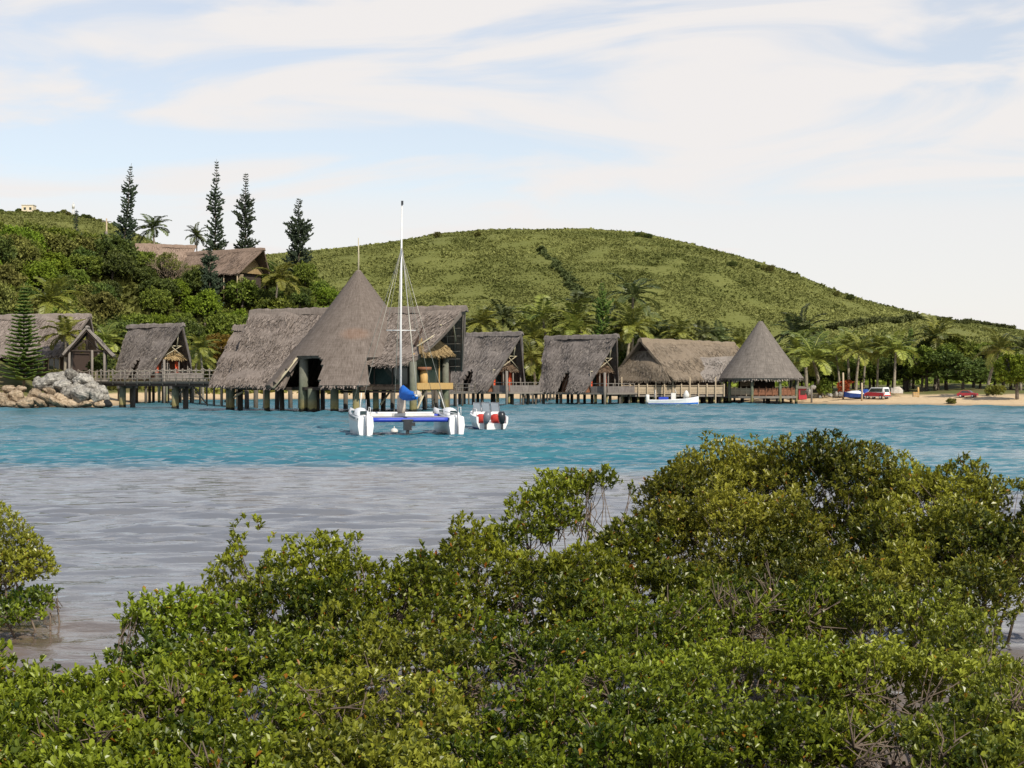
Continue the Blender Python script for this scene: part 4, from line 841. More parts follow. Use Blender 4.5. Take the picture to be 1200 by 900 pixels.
w = MB(); w.tube([(-2.4, -.9, 3.3), (2.4, -.9, 3.3)], .13, 7); w.tube([(-2.4, 2.2, 3.3), (2.4, 2.2, 3.3)], .13, 7); w.tube([(0, -.9, 3.3), (0, -.9, 5.9)], .12, 7); w.tube([(-1.6, -.9, 3.3), (0, -.95, 4.7)], .08, 6); w.tube([(1.6, -.9, 3.3), (0, -.95, 4.7)], .08, 6)
w.build('tie_beam', M['wood_dark'], gate)
w = MB(); inside_wood(w, (0, -1.7, 6.1), (0, gd, 6.1), (-hw + .4, gd - .4, 2.9), (-hw + .4, -1.1, 2.9), (-.1, 0, .36), 7, 5); inside_wood(w, (0, -1.7, 6.1), (0, gd, 6.1), (hw - .1, gd - .4, 2.75), (hw - .1, -1.1, 2.75), (.1, 0, .36), 7, 5); w.build('rafters', M['wood_dark'], gate)
w = MB(); w.box((0, .8, -.2), (4.8, 4.4, .25)); w.build('floor', M['wood_grey'], gate)
lx, ly = px2x(48, 194), 195.0; lz = 3.6
lh = thing('long_house', 'long low thatched house at the left edge behind the layered young pine', 'house', (lx, ly, lz), R(-16))
w = MB(); thatch(w, quadP((-9, 0, 7.85), (6.8, 0, 7.85), (5.4, -4.4, 2.6), (-9, -4.4, 2.6)), 15, 7, 50, 18, .3, None, 2200, 260, 115, flip=-1)
thatch(w, quadP((-9, 0, 7.85), (6.8, 0, 7.85), (5.4, 4.4, 2.6), (-9, 4.4, 2.6)), 15, 7, 30, 10, .3, None, 200, 80, 116, flip=1); w.build('thatched_roof', M['thatch_hall'], lh)
w = MB(); rg = np.random.default_rng(29); w.loft([[(x, y, 7.85 + z + .04 * rg.normal()) for y, z in pr] for x in np.linspace(-9, 6.8, 26)], smooth=False); w.build('ridge_cap', M['thatch_hall'], lh)
w = MB(); w.box((-2, .2, .6), (13.5, 6.0, 4.6)); w.prism([(4.9, -3, 2.9), (4.9, 3, 2.9), (4.9, 0, 6.9)], (-.1, 0, 0)); w.build('wall', M['interior'], lh)
for x in (-1.5, 1.2, 3.4):
    w = MB(); w.box((x, -2.84, 1.6), (1.5, .06, 1.3)); fo = w.build('window', M['glass'], lh); w = MB()
    for dx in (-.78, 0, .78): w.box((x + dx, -2.88, 1.6), (.1, .08, 1.5))
    for dz in (-.7, .7): w.box((x, -2.885, 1.6 + dz), (1.7, .08, .1))
    w.build('frame', M['wood_pale'], fo)
# ------------------------------------------------------------------ houses on the hillside
def hill_house(name, label, px, D, ztop, rot, L, Wd, H, seed, wallm):
    x = px2x(px, D); g0 = float(ground_z(np.array([x]), np.array([D]))[0]); base = ztop - H - 2.2
    t = thing(name, label, 'house', (x, D, base), rot)
    w = MB(); zt = H + 2.2
    thatch(w, quadP((-L / 2, 0, zt), (L / 2 + 1.4, 0, zt), (L / 2 - 1.0, -Wd, 1.9), (-L / 2, -Wd, 1.9)), L, 6, 40, 14, .28, None, 1500, 200, seed, flip=-1)
    thatch(w, quadP((-L / 2, 0, zt), (L / 2 + 1.4, 0, zt), (L / 2 - 1.0, Wd, 1.9), (-L / 2, Wd, 1.9)), L, 6, 30, 8, .28, None, 200, 80, seed + 1, flip=1)
    r_ = w.build('thatched_roof', M['thatch_house'], t)
    w = MB(); rg_ = np.random.default_rng(seed); w.loft([[(q, y, zt + z + .04 * rg_.normal()) for y, z in pr] for q in np.linspace(-L / 2, L / 2 + 1.4, 22)], smooth=False); w.build('ridge_cap', M['thatch_house'], t)
    w = MB(); w.box((-.8, 0, .2), (L - 3.2, Wd * 1.5, 4.0)); w.build('wall', M['wood_dark'], t)
    w = MB(); w.prism([(L / 2 - 1.8, -Wd * .8, 2.1), (L / 2 - 1.8, Wd * .8, 2.1), (L / 2 - 1.8, 0, zt - .8)], (-.1, 0, 0)); w.build('gable_wall', M[wallm], t)
    for sx in (-.3, .1, .42):
        w = MB(); w.box((L * sx, -Wd * .75 - .05, 1.0), (1.7, .08, 1.5)); w.build('shutter', M['wood_pale'], t)
    for i in range(6):
        w = MB(); q = -L / 2 + 1 + (L - 2.5) * i / 5; w.tube([(q, -Wd + .35, -3), (q, -Wd + .35, 2.1)], .1, 6); w.build('post', M['wood_pale'], t)
    return t
hill_house('hill_house', 'thatched hill house with a light straw gable facing right, below the column pines', 258, 296, zat(294, 296), R(-32), 19.5, 4.6, 4.6, 120, 'straw')
hill_house('hill_house', 'thatched hill house partly covered by bare pale branches, left of the other', 190, 300, zat(287, 300), R(24), 10.5, 4.4, 4.6, 130, 'weave')
fb = hit(34, 246, 480)
t = thing('white_house', 'small cream house on the skyline of the far left hill', 'house', fb - [0, 0, .5])
w = MB(); w.box((0, 0, 1.6), (4.6, 4.0, 3.2)); w.build('wall', M['cream'], t)
w = MB(); w.box((0, 0, 3.3), (5.0, 4.4, .25)); w.build('roof', M['offwhite'], t)
w = MB(); w.box((-1.0, -2.02, 1.8), (.9, .05, 1.0)); w.box((1.2, -2.02, 1.8), (.9, .05, 1.0)); w.build('window', M['glass'], t)
fb = hit(86, 251, 480); t = thing('mast_tower', 'thin pale tower on the far left skyline', 'tower', fb)
w = MB()
for dx, dy in ((-.5, -.5), (.5, -.5), (.5, .5), (-.5, .5)): w.tube([(dx, dy, -.5), (dx * .4, dy * .4, 3.0)], .09, 5)
w.build('legs', M['offwhite'], t)
w = MB(); w.tube([(0, 0, 2.9), (0, 0, 4.6)], .5, 10); w.tube([(0, 0, 4.6), (0, 0, 5.4)], .12, 6); w.build('tank', M['offwhite'], t)
p = gpt(125, 290); zt = zat(256, 290)
t = thing('utility_pole', 'pale wooden utility pole standing among the hillside trees', 'pole', p)
w = MB(); w.tube([(0, 0, -1), (0, 0, zt - p[2])], [.2, .13], 8); w.build('shaft', M['wood_pale'], t)
w = MB(); w.bar((-.9, 0, zt - p[2] - .6), (.9, 0, zt - p[2] - .6), .14, .14); w.ball((0, -.2, zt - p[2] - 2.9), (.3, .3, .5), 8, 6); w.build('crossarm', M['wood_grey'], t)
# ------------------------------------------------------------------ hill scrub (uncountable ground cover) and shrubs one can tell apart
rgs = np.random.default_rng(77)
def scrub(name, X, Y, size, mtl, kq=4, mu=None, lab=None):
    z = ground_z(X, Y); n = len(X); P = np.stack([X, Y, z - .12 * size], 1); f = MB()
    tone0 = 0.42 + .30 * snoise(P * [.012, .02, 0]) + .22 * snoise(P * [.06, .1, 0] + 3) if mu is None else np.full(n, mu)
    for q in range(kq):
        a = rgs.uniform(0, 6.28, n); tl = rgs.uniform(.75, 1.5, n)
        d = np.stack([np.cos(a) * np.sin(tl), np.sin(a) * np.sin(tl), np.cos(tl)], 1); sd_ = unit(np.cross(d, unit(rgs.normal(size=(n, 3)))))
        b = P + np.stack([rgs.normal(0, .3, n), rgs.normal(0, .3, n), np.zeros(n)], 1) * size[:, None]
        leaves(f, b, d, sd_, size * rgs.uniform(.6, 1.3, n), size * rgs.uniform(.5, .9, n), np.clip(tone0 + rgs.normal(0, .09, n), 0, .9), hexa=False)
    return f.build(name, mtl)
n = 210000
Y = 300 + 345 * rgs.random(n) ** .85; pxs = rgs.uniform(-60, 1330, n); X = px2x(pxs, Y)
big = rgs.random(n) < .06
o = scrub('hill_scrub', X, Y, np.where(big, rgs.uniform(.8, 1.5, n), rgs.uniform(.35, .75, n)), M['scrub']); tag(o, 'low green scrub covering the long rounded hill', kind='stuff')
n = 34000; Y = 208 + 132 * rgs.random(n) ** .9; pxs = rgs.uniform(-60, 420, n); X = px2x(pxs, Y)
k = (shore_dist(X, Y) > 8) & ~((pxs > 138) & (pxs < 158) & (Y < 285) & (ground_z(X, Y) < 14)); X, Y = X[k], Y[k]
tag(scrub('bank_undergrowth', X, Y, rgs.uniform(.5, 1.7, len(X)), M['tree_olive'], 4), 'rough green and olive undergrowth covering the left hillside', kind='stuff')
n = 9000; Y = 285 + 45 * rgs.random(n); pxs = rgs.uniform(350, 1300, n)
tag(scrub('undergrowth', px2x(pxs, Y), Y, rgs.uniform(.8, 2.2, n), M['tree_mid'], 5), 'dense green undergrowth at the foot of the hill', kind='stuff')
def shrub_line(label, pts, wmax, mtl):
    f = MB(); hits = [hit(px, py) for px, py in pts]; H_ = np.array(hits); L = []
    for i in range(len(H_) - 1):
        for q in np.linspace(0, 1, 15)[:-1]:
            p = H_[i] * (1 - q) + H_[i + 1] * q; p[2] = ground_z(p[0:1], p[1:2])[0]; r = wmax * rgs.uniform(.6, 1.1); L.append((*(p + [rgs.normal(0, .8), rgs.normal(0, 1.5), .2]), r * 1.2, r * 1.4, r * .8))
    L = np.array(L); off = L[0, :3].copy(); L[:, :3] -= off; t = thing('shrub_row', label, 'shrubs', off)
    P, O, li = shell_points(L, 260 * len(L) // 3, rgs, shell=.4, zmin=-.1); tufts(f, P, O, rgs, 3, .8, .5, mu=.4, hexa=False, odd=0); f.build('foliage', mtl, t); return t
shrub_line('dark line of shrubs running diagonally down the middle of the hill', [(634, 294), (648, 308), (660, 322), (672, 337), (682, 347), (692, 358)], .55, M['scrubdark'])
shrub_line('dark horizontal band of shrubs low on the right end of the hill', [(972, 386), (1000, 382), (1030, 379), (1060, 376), (1100, 375), (1140, 379), (1190, 384)], 1.3, M['scrubdark'])
# ------------------------------------------------------------------ tree makers (unique meshes, then copies)
def tree_mesh(name, label, cat, lumps, mtl, n, ll, trunk_h, trunk_r, seed, k=4, group=None, bark='bark', gap=-1.1, limbs=True):
    rg = np.random.default_rng(seed); L = np.array(lumps, float); t = thing(name, label, cat, (0, 0, 0), 0, group)
    f = MB(); P, O, li = shell_points(L, n, rg, shell=.5, zmin=-.55, rough=.28, freq=3.2, gap=gap, gfreq=.6, cull=.6)
    tufts(f, P, O, rg, k, ll, ll * .62, mu=.40, hexa=False, odd=0, tone_noise=.14, up=.55); f.build('crown', M[mtl], t)
    s = MB(); top = L[:, :3].mean(0); s.tube([(0, 0, -1.2), (rg.normal(0, .1), rg.normal(0, .1), trunk_h * .5), top * [.4, .4, 0] + [0, 0, trunk_h]], [trunk_r * 1.2, trunk_r, trunk_r * .7], 7)
    if limbs:
        for e in L:
            b = top * [.3, .3, 0] + [0, 0, trunk_h * .8]; s.tube([b, (b + e[:3]) / 2 + rg.normal(0, .2, 3), e[:3] + [0, 0, e[5] * .3]], [trunk_r * .55, trunk_r * .35, trunk_r * .14], 5)
            for q in range(5):
                d = unit(rg.normal(size=3)) * e[3:6]; s.tube([e[:3] + rg.normal(0, .1, 3), e[:3] + d * .9], [trunk_r * .16, trunk_r * .05], 3, cap=False)
    s.build('trunk', M[bark], t); return t
def rl_(rg, n, R_, h0, h1, r0, r1, flat=.8):
    out = []
    for i in range(n):
        a = rg.uniform(0, 6.28); q = R_ * math.sqrt(rg.random()); r = rg.uniform(r0, r1); out.append((q * cos(a), q * sin(a), rg.uniform(h0, h1), r, r, r * flat))
    return out
LAB = {'bright': 'bright green rounded tree on the hillside at the left', 'mid': 'medium green leafy tree on the hillside at the left', 'dark': 'dark green dense tree on the hillside at the left', 'olive': 'dull olive bushy tree on the hillside at the left'}
proto = {}
for ki, kind in enumerate(('bright', 'mid', 'dark', 'olive')):
    for v in range(2):
        rg = np.random.default_rng(300 + ki * 10 + v)
        lum = rl_(rg, 7, 1.7, 2.0, 3.4, 1.0, 1.7, .8) + [(0, 0, 2.6, 1.9, 1.9, 1.4)]
        proto[kind, v] = tree_mesh('hillside_tree', LAB[kind], 'tree', lum, 'tree_' + kind, 2300, .36 if kind != 'bright' else .28, 2.4, .16, 310 + ki * 10 + v, 4, 'trees on the left hillside')
used = set()
def put(key, p, sc, rot, label=None, group=None):
    o = proto[key] if key not in used else copy_tree(proto[key]); used.add(key)
    o.location = tuple(float(v) for v in p); o.rotation_euler = (0, 0, rot); o.scale = (sc, sc, sc * random.uniform(.85, 1.15))
    if label: o['label'] = label
    if group: o['group'] = group; o.name = 'skyline_shrub'
    return o
def clear_of(px, py):                                   # keep the two house fronts and the path cutting open
    return (230 < px < 330 and 285 < py < 322)
cells = []
for D in np.arange(260, 330, 6.3):
    for px in np.arange(-25, 470, 22):
        cells.append((px + random.uniform(-9, 9), D + random.uniform(-3, 3)))
for D in np.arange(212, 258, 8):
    for px in np.arange(-15, 110, 22): cells.append((px + random.uniform(-8, 8), D + random.uniform(-3, 3)))
for px, D in cells:
    p = gpt(px, D)
    if shore_dist(p[0:1], p[1:2])[0] < 7 or (p[2] < 1.6) or (px > 300 and D > 306): continue
    py = HY - (p[2] + 1.5 - CH) / D * F
    if clear_of(px, py) or (px > 395 and random.random() < .6): continue
    if 135 < px < 160 and 340 < py < 385: continue      # bare earth path
    if px < 108 and 262 < py < 300: kd = random.choice(['bright', 'mid', 'bright'])
    elif py > 340 and px > 130: kd = random.choice(['mid', 'mid', 'dark', 'bright', 'dark'])
    elif px < 110: kd = random.choice(['olive', 'mid', 'bright', 'olive', 'dark'])
    else: kd = random.choice(['dark', 'mid', 'olive', 'dark'])
    sc = random.uniform(.9, 1.65)
    if D > 318 and px < 130: sc *= .6
    if 328 < px < 385: sc *= .62
    if 200 < px < 335 and py < 345 and D < 297: sc *= .62
    if py < 330 and 160 < px < 225: sc *= .8
    put((kd, random.randint(0, 1)), p - [0, 0, .5], sc, random.uniform(0, 6.28))
# far left shoulder: small dark trees on the skyline and the crest
LS = 'small dark shrub on the skyline of the far left hill'
for px, py in ((2, 245), (22, 243), (26, 244), (43, 244), (48, 243), (62, 247), (68, 248), (74, 248), (80, 250), (98, 252), (104, 254), (112, 256), (118, 257), (134, 262)):
    put((random.choice(['dark', 'olive']), random.randint(0, 1)), hit(px, py + 3, 480) - [0, 0, .6], random.uniform(.28, .55), random.uniform(0, 6), LS, 'skyline shrubs of the far left hill')
LH = 'small dark shrub standing on the skyline of the big hill'
for px, py in ((748, 275), (754, 276), (760, 277), (888, 312), (894, 314), (902, 317), (980, 345), (997, 350), (858, 324), (560, 274), (512, 276)):
    put((random.choice(['dark', 'olive']), random.randint(0, 1)), hit(px, py + 3, 480) - [0, 0, .6], random.uniform(.4, .7), random.uniform(0, 6), LH, 'skyline shrubs of the big hill')
for px, D, sc in ((60, 283, 1.55), (12, 280, 1.35)): put(('bright', 0), gpt(px, D) - [0, 0, .3], sc, px)
# ------------------------------------------------------------------ single trees with a look of their own
rg = np.random.default_rng(41)
g_ = tree_mesh('golden_tree', 'golden orange leaved tree between the first bungalow and the great hall', 'tree', rl_(rg, 9, 3.0, 5.4, 8.2, 1.4, 2.2, .6), 'tree_gold', 3600, .42, 5.0, .22, 42, 4, bark='palebark', gap=-.5); g_.location = gpt(258, 264)
d_ = tree_mesh('bare_tree', 'nearly leafless tree with pale branches in front of the left hill house', 'tree', rl_(rg, 6, 2.5, 4.0, 6.5, 1.0, 1.6, .7), 'tree_olive', 750, .3, 3.0, .2, 43, 3, bark='palebark'); d_.location = gpt(196, 288) - np.array([0, 0, .8])
s = MB(); rgb = np.random.default_rng(44)
def grow(p, d, L, r, lv):
    q = p + d * L; s.tube([p, (p + q) / 2 + rgb.normal(0, .06 * L, 3), q], [r, r * .8, r * .6], 4, cap=False)
    if lv:
        for i in range(3): grow(q, unit(d + rgb.normal(0, .55, 3) + [0, 0, .15]), L * rgb.uniform(.6, .85), r * .6, lv - 1)
for i in range(5): grow(np.array([rgb.normal(0, .3), rgb.normal(0, .3), 0.5]), unit(np.array([rgb.normal(0, .5), rgb.normal(0, .4), 1.0])), 2.1, .13, 4)
s.build('branches', M['palebark'], d_)
b2 = copy_tree(d_); b2.location = gpt(228, 290) - np.array([0, 0, .6]); b2.rotation_euler = (0, 0, 2); b2.scale = (.85,) * 3; b2['label'] = 'nearly leafless tree with pale branches in front of the right hill house'
b3 = copy_tree(d_); b3.location = gpt(278, 263) - np.array([0, 0, .3]); b3.rotation_euler = (0, 0, 4); b3.scale = (.9,) * 3; b3['label'] = 'nearly leafless tree with pale branches below the golden tree beside the hall'
# ------------------------------------------------------------------ column pines
def column_pine(label, px, D, ytop, wpx, lean, seed, group='column pines on the hill', mtl='pine', dense=1.0, name='column_pine', hmin=None):
    p = gpt(px, D); H = zat(ytop, D) - p[2]; Rm = wpx / F * D / 2; rg = np.random.default_rng(seed)
    if hmin: H = hmin; p[2] = zat(ytop, D) - H
    t = thing(name, label, 'pine', p - [0, 0, .4], 0, group); f = MB(); s = MB()
    ax = lambda z: np.array([lean * (z / H) ** 1.2 * H * .1 + .12 * sin(z * .5 + seed), .1 * cos(z * .4), z])
    s.tube([ax(z) for z in np.linspace(0, H, 12)], np.linspace(.26, .03, 12), 6); s.build('trunk', M['bark'], t)
    z = H * .10
    while z < H * .985:
        u = z / H; env = Rm * (1.05 if u < .5 else (1.05 - .98 * ((u - .5) / .5) ** 1.5)) * (.75 + .45 * rg.random()) * (.85 + .25 * sin(u * 17 + seed))
        nb = rg.integers(5, 8); a0 = rg.uniform(0, 6.28)
        for j in range(nb):
            if rg.random() > dense * .82: continue
            a = a0 + j * 2 * pi / nb + rg.normal(0, .2); L = env * rg.uniform(.65, 1.1) + .12
            d = np.array([cos(a), sin(a), 0]); c0 = ax(z)
            pts = [c0, c0 + d * L * .55 + [0, 0, L * .12], c0 + d * L + [0, 0, L * .42]]
            s2 = max(.07, min(.17, L * .12)); f.tube(pts, [s2 * .5, s2 * 1.15, s2 * .8], 5, tone=float(np.clip(rg.normal(.45, .2), 0, .9)))
            for q in range(int(3 + L * 5)):
                v = rg.uniform(.3, 1.05); b = c0 + d * L * v + [0, 0, L * (.2 * v + .22 * v * v)]; dd = unit(d * .7 + rg.normal(0, .5, 3) + [0, 0, .6])
                f.tube([b, b + dd * s2 * 3.2], [s2 * .8, s2 * .45], 4, tone=float(np.clip(rg.normal(.45, .22), 0, .9)))
        z += H * .017 * rg.uniform(.8, 1.3) + .1
    f.build('crown', M[mtl], t); return t
column_pine('leaning column pine, leftmost of the tall ones on the hill', 143, 300, 189, 20, .82, 1)
column_pine('tallest column pine, standing close beside a second one above the thatched hill house', 251, 312, 184, 20, .18, 2)
column_pine('column pine right of the tallest one, directly behind the hill house ridge', 287, 312, 200, 25, .05, 3)
column_pine('column pine rising alone beyond the right end of the hill house', 350, 306, 230, 26, .06, 4)
column_pine('small dark column pine far left, before the hazy left hill', 90, 318, 243, 11, .0, 5)
column_pine('short dark drooping pine before the hill house roof', 246, 285, 288, 26, .0, 6)
column_pine('broad green column pine among the coconut palms behind the bungalows', 706, 272, 327, 26, .0, 7, mtl='pine_green', group='pines behind the bungalows')
for i, (px, py) in enumerate(((1067, 381), (961, 378))): column_pine(['slim green pine behind the palms right of the van', 'slim green pine behind the palms right of the pavilion'][i], px, 262, py, 10, 0, 8 + i, mtl='pine_green', group='pines behind the bungalows')
def layered_pine(label, px, D, ytop, wpx):
    p = gpt(px, D); p[2] = zat(452, D); H = zat(ytop, D) - p[2]; Rm = wpx / F * D / 2; rg = np.random.default_rng(12)
    t = thing('layered_pine', label, 'pine', p, 0); s = MB(); s.tube([(0, 0, -1), (0, 0, H * .5), (0, 0, H)], [.17, .11, .02], 7); s.build('trunk', M['bark'], t)
    f = MB(); z = H * .06
    while z < H * .99:
        u = z / H; env = Rm * (1 - u) ** .82 * 1.02 + .08; nb = 8; a0 = rg.uniform(0, 6.28)
        for j in range(nb):
            a = a0 + j * 2 * pi / nb + rg.normal(0, .08); L = env * rg.uniform(.85, 1.08); d = np.array([cos(a), sin(a), 0]); w = np.array([-sin(a), cos(a), 0]); up = L * .14 + .05
            f.tube([(0, 0, z), d * L * .5 + [0, 0, z + up * .2], d * L + [0, 0, z + up]], [.03, .045, .02], 4, tone=.3)
            m = int(6 + L * 9)
            for q in range(m):
                v = (q + .6) / m; b = d * L * v + np.array([0, 0, z + up * v * v])
                for sg in (-1, 1):
                    l2 = (.16 + .30 * L * (1 - v) * .55) * rg.uniform(.7, 1.2); e = b + (d * .75 + w * sg * .75) * l2 + [0, 0, .04 + l2 * .18]
                    f.tube([b, e], [.085, .05], 4, tone=float(np.clip(rg.normal(.5, .2), 0, .9)))
        z += H * .045 * (1 - .3 * u) * rg.uniform(.9, 1.1)
    f.build('crown', M['pine_green'], t)
layered_pine('young pine with clear horizontal layers on the left shore above the tan rocks', 28, 181, 336, 58)
# ------------------------------------------------------------------ coconut palms
def palm(label, H, mtl, seed, nf=19, L=3.6, lean=.08, trunk=.17, group=None, name='coconut_palm', droop=1.0):
    rg = np.random.default_rng(seed); t = thing(name, label, 'palm', (0, 0, 0), 0, group); s = MB()
    la = rg.uniform(0, 6.28); top = np.array([cos(la) * lean * H, sin(la) * lean * H, H])
    s.tube([np.array([top[0] * q ** 1.8, top[1] * q ** 1.8, H * q - (1 if q == 0 else 0)]) for q in np.linspace(0, 1, 9)], np.linspace(trunk * 1.25, trunk * .75, 9), 7); s.build('trunk', M['palmbark'], t)
    f = MB()
    for i in range(nf):
        el = pi / 2 - (.12 + 1.75 * ((i + .5) / nf) ** .9) + rg.normal(0, .1); a = i * 2.4 + rg.normal(0, .25); l = L * rg.uniform(.8, 1.1); m = 11
        pts = [top.copy()]; e = el
        for q in range(m):
            pts.append(pts[-1] + np.array([cos(a) * cos(e), sin(a) * cos(e), sin(e)]) * l / m); e -= droop * (.06 + .15 * q / m) * (1.0 if cos(e) > .1 else .3)
        pts = np.array(pts); f.tube(pts, np.linspace(.05, .012, m + 1), 4, tone=.75, cap=False)
        nl = 24; q = np.linspace(.10, 1.0, nl); P = np.stack([np.interp(q * m, np.arange(m + 1), pts[:, c]) for c in range(3)], 1)
        T_ = unit(np.stack([np.interp(q * m, np.arange(m + 1), np.gradient(pts[:, c])) for c in range(3)], 1)); S_ = unit(np.cross(T_, [0, 0, 1.0])); U_ = np.cross(S_, T_)
        tn = np.clip(rg.normal(.42, .15) + .25 * (i / nf - .4), 0, .95 if i > nf - 3 else .88)
        for sg in (-1, 1):
            d = unit(T_ * .55 + S_ * sg * .8 + U_ * .12 + np.array([0, 0, -.28]) + rg.normal(0, .08, (nl, 3))); ln = l * .27 * np.sin(np.clip(q * .93 + .07, 0, 1) * pi) ** .6 * rg.uniform(.85, 1.1, nl) + .1
            leaves(f, P, d, unit(np.cross(d, U_)), ln, np.full(nl, .17 * L / 3.6 + .02), np.clip(np.full(nl, tn) + rg.normal(0, .08, nl), 0, 1 if i > nf - 3 else .9), hexa=False)
    f.build('crown', M[mtl], t); return t
PP = {}
for nm, mt, kw in (('a', 'palm', dict(H=9, seed=60)), ('b', 'palm', dict(H=9, seed=61, lean=.16, nf=17)), ('c', 'palm_dark', dict(H=9, seed=62, nf=16)), ('d', 'palm_dark', dict(H=9, seed=63, lean=.14)), ('y', 'palm_yellow', dict(H=9, seed=64, lean=.05))):
    PP[nm] = palm('green coconut palm', mtl=mt, **kw)
usedp = set()
def put_palm(nm, label, px, D, ycrown, crown_px, rot, group=None):
    """ycrown: row of the crown's heart; crown_px: width of the crown"""
    o = PP[nm] if nm not in usedp else copy_tree(PP[nm]); usedp.add(nm)
    p = gpt(px, D); H = zat(ycrown, D) - p[2]; k = crown_px * 1.18 / F * D / 5.6
    tr = [c for c in o.children if c.name.startswith('trunk')][0]; cr = [c for c in o.children if c.name.startswith('crown')][0]
    k0 = H / 9.0; o.location = tuple(p); o.rotation_euler = (0, 0, rot)
    # trunk stretched to its height; the crown keeps its shape and sits on the trunk's top
    tr.scale = (k, k, k0); v = tr.data.vertices; tp = np.array(v[len(v) - 1].co)
    zt = 9.0; cx, cy = tops[nm]
    cr.scale = (k, k, k); cr.location = (0, 0, H - k * zt)
    o['label'] = label
    if group: o['group'] = group
    elif 'group' in o: del o['group']
    return o
tops = {k: (0, 0) for k in PP}
GB, GR = 'coconut palms behind the bungalows', 'coconut palms along the right beach'
LB = {'a': 'green coconut palm in the row behind the overwater bungalows', 'b': 'leaning green coconut palm in the row behind the overwater bungalows', 'c': 'dark coconut palm in the row behind the overwater bungalows', 'd': 'dark leaning coconut palm in the row behind the overwater bungalows'}
for nm, px, D, yc, w in (('a', 566, 278, 378, 42), ('c', 584, 282, 374, 44), ('c', 552, 284, 384, 34), ('a', 622, 276, 396, 44), ('b', 645, 280, 374, 52), ('a', 672, 276, 378, 50), ('c', 684, 288, 360, 42), ('b', 660, 272, 392, 46), ('a', 628, 270, 420, 42), ('b', 640, 268, 434, 34),
                       ('a', 733, 272, 385, 52), ('d', 758, 284, 396, 44), ('a', 790, 280, 392, 36), ('c', 818, 282, 394, 36), ('d', 846, 284, 398, 34), ('a', 870, 280, 402, 30), ('b', 612, 284, 380, 36), ('d', 718, 280, 392, 40), ('c', 776, 288, 394, 34)):
    put_palm(nm, LB[nm], px, D, yc, w, random.uniform(0, 6), GB)
put_palm('c', 'tallest dark coconut palm behind the bungalows, right of the broad green pine', 740, 278, 348, 54, 1.0)
LR = {'a': 'green coconut palm along the right beach', 'b': 'leaning green coconut palm along the right beach', 'c': 'dark coconut palm along the right beach', 'd': 'dark leaning coconut palm along the right beach'}
for nm, px, D, yc, w in (('c', 926, 232, 394, 50), ('d', 945, 234, 390, 50), ('a', 934, 222, 412, 48), ('a', 995, 216, 404, 40), ('b', 1003, 212, 412, 42), ('c', 1012, 226, 408, 34), ('a', 1028, 214, 406, 36), ('b', 1048, 210, 410, 42), ('c', 1064, 226, 414, 40), ('d', 1080, 222, 410, 36), ('c', 1196, 214, 410, 44), ('a', 984, 224, 412, 34)):
    put_palm(nm, LR[nm], px, D, yc, w, random.uniform(0, 6), GR)
put_palm('a', 'big yellowish green coconut palm with drooping fronds right beside the pavilion roof', 961, 213, 421, 58, .6)
put_palm('b', 'tall coconut palm spreading above the trees right of the van', 1096, 222, 396, 52, 2.2)
put_palm('b', 'tall coconut palm with brownish fronds left of the bright green tree', 1157, 199, 410, 48, 3.4)
LP = 'leaves of a coconut palm on the left hillside'
put_palm('c', 'dark coconut palm on the hilltop left of the hill houses, seen against the sky', 183, 304, 268, 36, .3)
put_palm('d', 'small dark coconut palm on the hilltop behind the bare trees', 231, 306, 277, 24, 1.3)
put_palm('y', 'yellowish coconut palm just below the right end of the hill house', 322, 286, 326, 42, .5)
put_palm('y', 'tall yellow green coconut palm behind the long house at the left', 54, 206, 353, 62, .2)
put_palm('y', 'short yellow coconut palm beside the small gatehouse', 76, 187, 392, 46, 2.0)
put_palm('a', 'green coconut palm between the gatehouse and the first bungalow', 130, 240, 400, 40, 1.0)
put_palm('y', 'yellow green coconut palm just right of the first bungalow', 238, 236, 408, 36, 4.0)
put_palm('a', 'low green coconut palm right of the first bungalow gable', 226, 250, 420, 40, 5.0)
put_palm('a', 'small green palm left of the first bungalow roof', 112, 214, 410, 30, 3.0)
